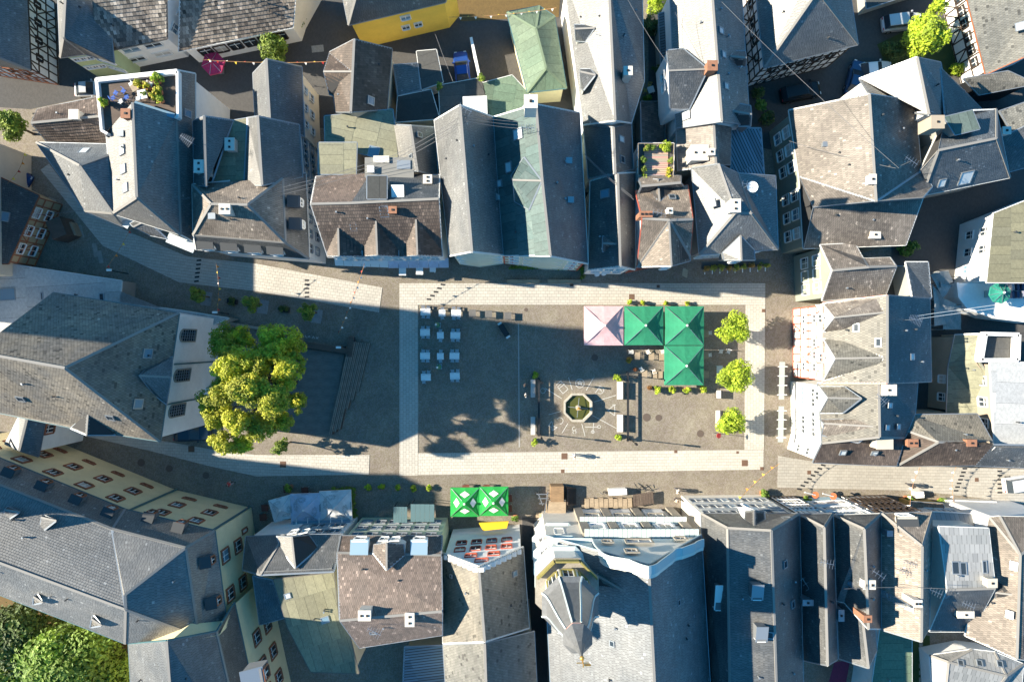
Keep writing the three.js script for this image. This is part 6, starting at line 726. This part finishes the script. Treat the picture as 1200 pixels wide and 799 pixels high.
// ---------------------------------------------------------------- timber deck, stands and clutter at the town hall front
{
  const d = thing('timber_deck', 'raised timber deck with slatted steps beside the alley', 'deck', P(652, 592)), st = (n, m, ...b) => { const a = new Acc(); b.forEach(t => { const p = P(t[0], t[1], t[6] ?? t[3]); a.box(p.x, (t[6] ?? 0) + t[3] / 2, p.z, t[2], t[3], t[4], t[5] || 0); }); return part(n, a, m, d); };
  st('deck_box', M.palewood, [652, 597, 2.2, 1.1, 2.2]); st('stair_tower', M.wood, [653, 579, 1.5, 1.6, 1.8]); for (let i = 0; i < 7; i++) st('stair_slat', M.darkWood, [665 + i * 1.6, 582, .12, 1.3 - i * .14, 1.9]); st('low_platform', M.palewood, [641, 604, 2.6, .5, .5]); st('railing', M.greyTimber, [652, 586, 2.2, .08, .08, 0, 1.5]);
  const rk = thing('metal_rack', 'white metal display rack beside the timber deck', 'rack', P(636, 586)); { const a = new Acc(); for (const [x0, y0, x1, y1] of [[629, 579, 642, 579], [631, 584, 643, 584], [632, 590, 638, 590], [631, 579, 636, 592], [642, 577, 638, 601]]) { const p = P(x0, y0, 1.2), q = P(x1, y1, 1.2); a.beam(p, q, .09, .09); a.beam(p, V(p.x, 0, p.z), .06, .06); } part('frame', a, M.steel, rk); }
  const plat = thing('terrace_platform', 'long tan wooden terrace platform before the town hall', 'platform', P(715, 589)); for (let i = 0; i < 10; i++) { const a = new Acc(), p = P(688 + i * 5.6, 590 - (i % 2), .4); a.box(p.x, .2, p.z, .5, .4, 1.1, .03); part('plank', a, M.palewood, plat); }
  const tb = thing('slatted_table', 'dark slatted table casting a long shadow before the town hall', 'table', P(754, 586)); for (let i = 0; i < 8; i++) { const a = new Acc(), p = P(743.5 + i * 3, 586.5 - i * .5, .8); a.box(p.x, .78, p.z, .26, .06, 1.4, .06); part('slat', a, M.darkWood, tb); } { const a = new Acc(); for (const [x, y] of [[744, 582], [766, 578], [744, 592], [766, 590]]) { const p = P(x, y, .4); a.box(p.x, .38, p.z, .08, .75, .08); } part('leg', a, M.darkWood, tb); }
  const bb = thing('white_counter', 'white counter block beside the leaning bicycle stand', 'counter', P(724, 576)); { const a = new Acc(), p = P(724, 576.5, 1); a.box(p.x, .5, p.z, 2, 1, .6, .05); part('block', a, M.white, bb); const b = new Acc(); b.box(p.x, 1.03, p.z, 2.1, .06, .7, .05); part('top', b, M.whitePaint, bb); }
  for (const [x, y, l, r] of [[752, 570, 'black folded stand lying on the sunny cobbles', .2], [707, 576, 'small black easel stand next to the white counter', -.3]]) { const p = P(x, y), T = thing('folded_stand', l, 'stand', p), a = new Acc(), c = Math.cos(r), s = Math.sin(r), Q = (u, v, h) => V(p.x + u * c - v * s, h, p.z + u * s + v * c), w = l[0] === 'b' ? 1 : .42; for (const [u0, v0, u1, v1] of [[-1, -.3, -.3, .3], [-.3, .3, 0, -.3], [0, -.3, .5, .35], [.5, .35, 1, -.1], [1, -.1, .3, -.4], [-1, -.3, -.5, .35], [-.5, .35, .5, .35]]) a.beam(Q(u0 * w, v0 * w, .3), Q(u1 * w, v1 * w, .6), .05, .05); a.beam(Q(0, 0, 0), Q(0, 0, .5), .05, .05); part('frame', a, M.iron, T); }
  // shop terraces on the south row
  for (const [x, y, w, l, m, lb] of [[469, 603, 1.6, 1.8, 'teal', 'dark teal flat awning left of the slatted bench'], [495, 601, 2.7, 2.0, 'teal', 'dark teal flat awning between the mansard house and the green parasols']]) { const p = P(x, y, 2.6), T = thing('flat_awning', lb, 'awning', V(p.x, 0, p.z)); for (let i = 0; i < 5; i++) { const a = new Acc(); a.box(p.x - w / 2 + (i + .5) * w / 5, 2.6 + .02 * i, p.z, w / 5 - .02, .05, l); part('panel', a, M.tealDark ||= std(.08, .15, .17), T); } const b = new Acc(); for (const s of [-1, 1]) b.box(p.x + s * w * .46, 1.3, p.z - l * .45, .06, 2.6, .06); part('post', b, M.iron, T); }
  const gl = thing('glass_canopy', 'long glass canopy with white struts behind the printed parasols', 'canopy', P(378, 615)); { const a = new Acc(), p = P(343, 617, 2.8), q = P(410, 614, 2.8); a.beam(p, q, 1.1, .06); part('glass', a, M.skyglass, gl); for (let i = 0; i < 5; i++) { const b = new Acc(), t = p.clone().lerp(q, (i + .3) / 5); b.beam(V(t.x, 2.85, t.z - .9), V(t.x, 2.9, t.z + .8), .07, .07); part('strut', b, M.whitePaint, gl); } }
  for (const [x, y] of [[336, 573], [357, 575], [546, 572], [570, 572], [596, 584], [596, 596], [310, 595], [308, 606]]) { const t = makeTable(.8, .8, M.redwood ||= std(.20, .06, .04, { map: woodTex }), 'dark red wooden table at the edge of a parasol terrace', 'dark red terrace tables', 'terrace_table'); place(t, x, y, .1); }
  // shop-front clutter on the shopping street
  for (const [x, y, l] of [[956, 580, 'orange round rug-like sign disc hung before the black shop front'], [977, 581.5, 'orange round sign disc before the pale blue shop front']]) { const p = P(x, y, 2.2), T = thing('round_sign', l, 'sign', V(p.x, 0, p.z)), a = new Acc(); a.tube(V(p.x, 2.16, p.z), V(p.x, 2.24, p.z), .38, .38, 14); part('disc', a, M.orangeSign ||= std(.62, .16, .06), T); const b = new Acc(); b.beam(V(p.x, 2.2, p.z), V(p.x - 1.4, 2.6, p.z - .4), .12, .12); part('arm', b, M.whitePaint, T); }
  { const p = P(1079, 580, 1), T = thing('display_stand', 'white display stand before the tan row house', 'display stand', P(1079, 580)), a = new Acc(); a.box(p.x, .5, p.z, .9, 1, .7, .1); part('body', a, M.white, T); const b = new Acc(); b.box(p.x, 1.1, p.z, .8, .2, .1, .1); part('sign_panel', b, M.whitePaint, T); }
  { const a = new Acc(), p = P(1109, 590, 1.3), q = P(1168, 592, 1.3); a.beam(V(p.x, .65, p.z), V(q.x, .65, q.z), .8, 1.3); const T = thing('garden_wall', 'thick cream garden wall on the shopping street', 'wall', P(1138, 592)); part('wall', a, M.ivory, T); const b = new Acc(); b.beam(V(p.x, 1.34, p.z), V(q.x, 1.34, q.z), .9, .08); part('coping', b, M.white, T); }
  { const T = house('ochre_shed', 'low ochre sheet roof shed beside the cream garden wall', { v: 'a1068,588,2.6 b1106,590,2.6 c1108,601,3 d1070,600,3', f: 'abcd:ochre', o: 'abcd', wall: 'ochre', cat: 'shed', inset: .1 }); }
  const tent = new Acc(), tp = [[978, 776, 2.2], [997, 773, 2.2], [990, 810, 2.2], [968, 812, 2.2]].map(p => P(...p)); tent.quad(tp[0], tp[1], tp[2], tp[3]); tp.forEach(p => tent.tube(V(p.x, 0, p.z), p, .04, .04, 5)); one('garden_canopy', 'dark red fabric garden canopy in the back yard', 'canopy', tent, M.canopyRed ||= std(.24, .02, .06, { map: fineTex }), null, V(tp[0].x, 0, tp[0].z));
  for (let i = 0; i < 8; i++) { const p = P(1079.5, 756 + i * 8), a = new Acc(); a.box(p.x, .04, p.z, .42, .05, .5); one('stepping_stone', 'stepping stone in the narrow lawn strip', 'stepping stone', a, M.stone, 'stepping stones in the lawn', p); }
  { const a = new Acc(), p = P(1140, 760, .8); a.box(p.x, .5, p.z, 1.4, .9, .5, -.1); one('blue_tub', 'blue plastic tub behind the pale hipped roof', 'tub', a, M.blueTub ||= std(.02, .10, .45), null, V(p.x, 0, p.z)); }
  { const p = P(764, 106, .7), t = makeTable(.75, .75, M.whitePaint, 'small white garden table between the slate row houses', null, 'garden_table'); place(t, 763, 105, .3); const c = makeChair('yellow garden chair around the small white table', M.yellowChair ||= std(.6, .42, .1), 'yellow garden chairs'); [[757, 105, -1.5], [762, 99, 3], [761, 111, .2]].forEach(([x, y, r], i) => place(i ? copyOf(c) : c, x, y, r)); }
  // dark covered cart on the square, notice boards
  { const p = P(590.5, 387, .7), T = thing('covered_cart', 'dark covered cart with pale ends standing on the shaded cobbles', 'cart', V(p.x, 0, p.z)), r = 1.0, a = new Acc(); a.box(p.x, .5, p.z, 1.55, .7, .65, -r); part('cover', a, M.black, T); for (const s of [-1, 1]) { const b = new Acc(); b.box(p.x + s * .92 * Math.cos(r), .45, p.z + s * .92 * Math.sin(r), .22, .5, .5, -r); part('end_panel', b, M.whitePaint, T); const w = new Acc(); w.tube(V(p.x + s * .5 * Math.cos(r) - .3, .15, p.z + s * .5 * Math.sin(r)), V(p.x + s * .5 * Math.cos(r) + .3, .15, p.z + s * .5 * Math.sin(r)), .15, .15, 8); part('wheel', w, M.rubber, T); } }
  { const p = P(842, 510, 2), T = thing('road_sign', 'round red and white road sign beside the lower lime tree', 'sign', V(p.x, 0, p.z)), a = new Acc(); a.tube(V(p.x, 0, p.z), V(p.x, 2.3, p.z), .035, .035, 6); part('post', a, M.steel, T); const b = new Acc(); b.tube(V(p.x - .04, 2.3, p.z), V(p.x - .02, 2.35, p.z), .3, .3, 16); part('disc', b, M.red, T); const c = new Acc(); c.tube(V(p.x - .05, 2.31, p.z), V(p.x - .045, 2.33, p.z), .22, .22, 16); part('disc_centre', c, M.whitePaint, T); }
  for (const [x, y] of [[126, 316.5], [250, 366], [395, 407]]) { const p = P(x, y, 4), T = thing('street_lamp', 'slim street lamp with a small white head at the end of a bunting line', 'street lamp', V(p.x, 0, p.z), 'street lamps on the western street'), a = new Acc(); a.tube(V(p.x, 0, p.z), V(p.x, 4, p.z), .06, .04, 7); part('post', a, M.iron, T); const b = new Acc(); b.box(p.x + .15, 4.05, p.z, .55, .12, .24); part('lamp_head', b, M.whitePaint, T); }
  // balcony with flowers on the grey hipped house
  { const T = thing('flower_balcony', 'long balcony with flower boxes and white brackets on the grey slate house', 'balcony', P(862, 315)), a0 = P(822, 311, 4.4), a1 = P(902, 307, 4.4), a = new Acc(); a.beam(a0, a1, .7, .14); part('slab', a, M.greyTimber, T); for (let i = 0; i < 9; i++) { const t = a0.clone().lerp(a1, (i + .5) / 9), b = new Acc(); b.box(t.x, 4.62, t.z + .35, .8, .22, .24); const m = part('flower_box', b, M.darkWood, T), f = new Acc(); foliage(f, V(t.x, 4.85, t.z + .4), .4, .22, 8, .08, i % 3 ? [[.2, .26, .03], [.5, .42, .04]] : [[.3, .2, .03], [.6, .3, .05]], .5); part('flowers', f, M.leaf, m); const k = new Acc(); k.beam(V(t.x, 4.3, t.z), V(t.x, 4.3, t.z + 1), .08, .08); part('bracket', k, M.whitePaint, T); } }
  for (const [x, y, l] of [[700, 321, 'white round stand-up table nearest the narrow row house'], [708, 320, 'second white round stand-up table by the narrow row house']]) { const p = P(x, y, 1.05), T = thing('bar_table', l, 'table', V(p.x, 0, p.z)), a = new Acc(); a.tube(V(p.x, 1.02, p.z), V(p.x, 1.06, p.z), .3, .3, 14); part('tabletop', a, M.whitePaint, T); const b = new Acc(); b.tube(V(p.x, 0, p.z), V(p.x, 1.02, p.z), .03, .03, 6); b.tube(V(p.x, 0, p.z), V(p.x, .03, p.z), .24, .24, 12); part('stem', b, M.steel, T); }
  // awnings along the north row
  for (const [x0, y0, x1, y1, m, l, d] of [[392, 305.5, 455, 308, 'whitePaint', 'white shop awning under the first dormers', 1.0], [455, 308.5, 526, 308, 'cBluish', 'pale blue shop awning under the last dormer', 1.0], [800, 318, 806, 321, 'palewood', 'small tan awning between the tan gable and the balcony', .8]]) { const p = P(x0, y0, 3), q = P(x1, y1, 3), a = new Acc(), n = 6; for (let i = 0; i < n; i++) { const s = p.clone().lerp(q, i / n), t = p.clone().lerp(q, (i + .97) / n); a.quad(V(s.x, 3.3, s.z - d * .5), V(t.x, 3.3, t.z - d * .5), V(t.x, 2.8, t.z + d * .5), V(s.x, 2.8, s.z + d * .5)); a.quad(V(s.x, 2.8, s.z + d * .5), V(t.x, 2.8, t.z + d * .5), V(t.x, 2.6, t.z + d * .5), V(s.x, 2.6, s.z + d * .5)); } one('shop_awning', l, 'awning', a, M[m], null, V((p.x + q.x) / 2, 0, p.z)); }
  for (const [x, y, w] of [[471.5, 317, .8], [491.5, 316, .8], [507, 313, .7]]) { const p = P(x, y, 2.4), a = new Acc(); a.box(p.x, 2.4, p.z, w, .06, 1.1); a.box(p.x, 1.2, p.z + .4, .05, 2.4, .05); one('shade_panel', 'white shade panel standing before the three-dormer shops', 'shade panel', a, M.whitePaint, 'shade panels before the shops', V(p.x, 0, p.z)); }
  for (const [x0, y0, x1, y1] of [[917, 424, 916, 468], [916, 476, 915, 518]]) { const p = P(x0, y0, 2.6), q = P(x1, y1, 2.6), T = thing('glass_canopy', y0 < 450 ? 'glass shop canopy below the red timbered front' : 'glass shop canopy below the white corner house', 'canopy', V(p.x, 0, (p.z + q.z) / 2)), a = new Acc(); a.beam(p, q, .6, .05); part('glass', a, M.canopyGlass ||= std(.34, .38, .36, { roughness: .15 }), T); for (let i = 0; i < 4; i++) { const b = new Acc(), t = p.clone().lerp(q, (i + .5) / 4); b.beam(V(t.x - .5, 2.66, t.z), V(t.x + .6, 2.66, t.z), .08, .06); part('strut', b, M.whitePaint, T); } }
}
// ---------------------------------------------------------------- bunting and cables
function bunting(label, pts, n, cols) { const A = P(...pts[0]), B = P(...pts[1]), T = thing('bunting', label, 'bunting', A), sag = t => { const p = A.clone().lerp(B, t); p.y -= 4 * t * (1 - t) * .5; return p; }, s = new Acc(); for (let i = 0; i < 12; i++) s.tube(sag(i / 12), sag((i + 1) / 12), .022, .022, 4, null, false); part('string', s, M.rope ||= std(.42, .22, .10), T); for (let i = 0; i < n; i++) { const a = new Acc(), p = sag((i + .5) / n), d = B.clone().sub(A).normalize(), u = V(-d.z, 0, d.x), sw = u.clone().multiplyScalar(.22 * (i % 2 ? 1 : -1)); a.tri(p.clone().addScaledVector(d, -.16), p.clone().addScaledVector(d, .16), p.clone().add(V(sw.x, -.26, sw.z))); part('flag', a, M[cols[i % cols.length]], T); } }
const FC = ['orange', 'yellowFlag', 'red', 'whiteFlag', 'yellowFlag', 'orange'];
bunting('orange and yellow bunting from the blue dormer to the lamp by the white hall', [[158, 253, 7], [123, 315, 4]], 9, FC); bunting('bunting hanging across the street between the paving and the lamp by the church', [[253, 309, 5.5], [254, 366, 4]], 9, FC); bunting('white and red bunting from the three-dormer house to the stage wall', [[427, 309, 7], [396, 392, 4]], 14, ['whiteFlag', 'red', 'whiteFlag', 'orange']); bunting('bunting running down to the corner of the white corner house', [[914, 543, 5], [866, 586, 6]], 10, ['yellowFlag', 'orange', 'yellowFlag']); bunting('red and white bunting across the shopping street to the white display stand', [[1079, 547, 6], [1067, 596, 6]], 10, ['red', 'whiteFlag']); bunting('red and white bunting across the shopping street to the cream garden wall', [[1121, 547, 6], [1119, 590, 4]], 9, ['red', 'whiteFlag']); bunting('colourful bunting from the sunlit street to the ochre timbered house', [[28, 178, 6], [8, 215, 5]], 8, ['yellowFlag', 'red', 'orange']); bunting('yellow bunting between the yellow house and the green sheet roof', [[526, 20, 5], [652, 9, 6]], 14, ['yellowFlag', 'whiteFlag']); bunting('thin bunting along the street from the pink parasol to the brown hipped house', [[238, 70, 5], [383, 72, 6]], 14, ['yellowFlag', 'red', 'whiteFlag']); bunting('bunting over the brown tiled house toward the green house', [[112, 112, 6], [70, 128, 6.5]], 6, FC);
function cable(label, A, B, n = 1, r = .02) { const a0 = P(...A), b0 = P(...B), a = new Acc(); for (let k = 0; k < n; k++) { const o = V((k - (n - 1) / 2) * .18, 0, (k - (n - 1) / 2) * .32), p = a0.clone().add(o), q = b0.clone().add(o), sg = t => { const m = p.clone().lerp(q, t); m.y -= 4 * t * (1 - t) * .4; return m; }; for (let i = 0; i < 10; i++) a.tube(sg(i / 10), sg((i + 1) / 10), r, r, 4, null, false); } one('overhead_cable', label, 'cable', a, r > .025 ? M.whiteTrim : M.cable ||= std(.16, .16, .165), null, a0); }
cable('black cable from the cross gable roof over the yard to the big brown roof', [846, 2, 14.6], [1054, 197, 14], 1); cable('bundle of cables from the twin gable ridge to the three-dormer annex', [546, 138, 16], [463, 186, 12], 3); cable('bundle of pale cables between the narrow rear wing and the flat annex', [463, 186, 12], [322, 226, 11.5], 3); cable('bundle of cables over the teal valley of the twin gables', [546, 138, 16], [617, 147, 15], 3); cable('cable from the slate row house to the cross gable', [731, -10, 13], [784, 76, 11], 1); cable('two pale cables from the dark slate roof over the courtyard', [1076, 372, 10], [1184, 357, 8], 2, .03); cable('cable across the cross gable slope', [791, 14, 12], [868, 145, 11], 1); cable('cable over the narrow row house roofs', [686, 182, 12], [742, 232, 11], 2); cable('pale cable across the street from the ochre timbered house', [8, 255, 6], [222, 232, 12], 1); cable('cable over the big brown roof to the yard', [925, 165, 9], [1050, 197, 13.5], 1); cable('cable along the road past the blue car', [510, 40, 6], [531, 96, 6], 1); cable('cable from the hipped row house to the tan row house', [990, 690, 14], [1110, 690, 13], 1);
{ // furniture on the roof terrace
  const put = (o, x, y, r) => { const p = P(x, y, 12.3); o.position.set(p.x, 11.71, p.z); o.rotation.y = r; };
  put(makeTable(.9, .9, M.whitePaint, 'white table among the plants on the roof terrace', null, 'terrace_table'), 167, 111, .2); put(makeTable(.7, .7, M.palewood, 'wooden side table on the roof terrace', null, 'terrace_table'), 158, 103, .5);
  const c = makeChair('blue chair on the roof terrace of the tall white house', M.blueFlag, 'blue chairs on the roof terrace'); [[134, 108, 1], [143, 106, 2.5], [147, 113, .3], [131, 114, -1]].forEach(([x, y, r], i) => put(i ? copyOf(c) : c, x, y, r)); const w = makeChair('white chair on the roof terrace of the tall white house', M.whitePaint, 'white chairs on the roof terrace'); [[140, 118, .6], [152, 98, 2], [160, 115, 1.5], [175, 98, -2]].forEach(([x, y, r], i) => put(i ? copyOf(w) : w, x, y, r));
}
// walls and things on the rooftop above the three dormers
{ const T = thing('rooftop_clutter', 'cluster of pale boxes, ducts and railings on the rooftop above the three dormers', 'rooftop equipment', P(450, 197, 9)); T.position.y = 8.2; const b = (n, m, x, y, w, h, d) => { const a = new Acc(), p = P(x, y, 10.5); a.box(p.x, 10.2 + h / 2 - .5, p.z, w, h, d); part(n, a, m, T); }; b('duct', M.chimneyWhite, 447, 187, 1.6, 1, .7); b('tank', M.whitePaint, 435, 199, .7, 1.2, .7); b('box', M.zinc, 473, 193, 1.4, .9, .9); b('box', M.palewood, 452, 193, 1, .6, 1.2); b('platform', M.palewood, 460, 205, 3.6, .25, .5); b('railing', M.steel, 455, 199, 2.6, .1, .1); b('box', M.greywall, 444, 202, 1.1, .7, .8); b('base', M.greyflat ||= std(.2, .2, .19), 456, 197, 5, .8, 2.2); }
renderer.render(scene, camera);
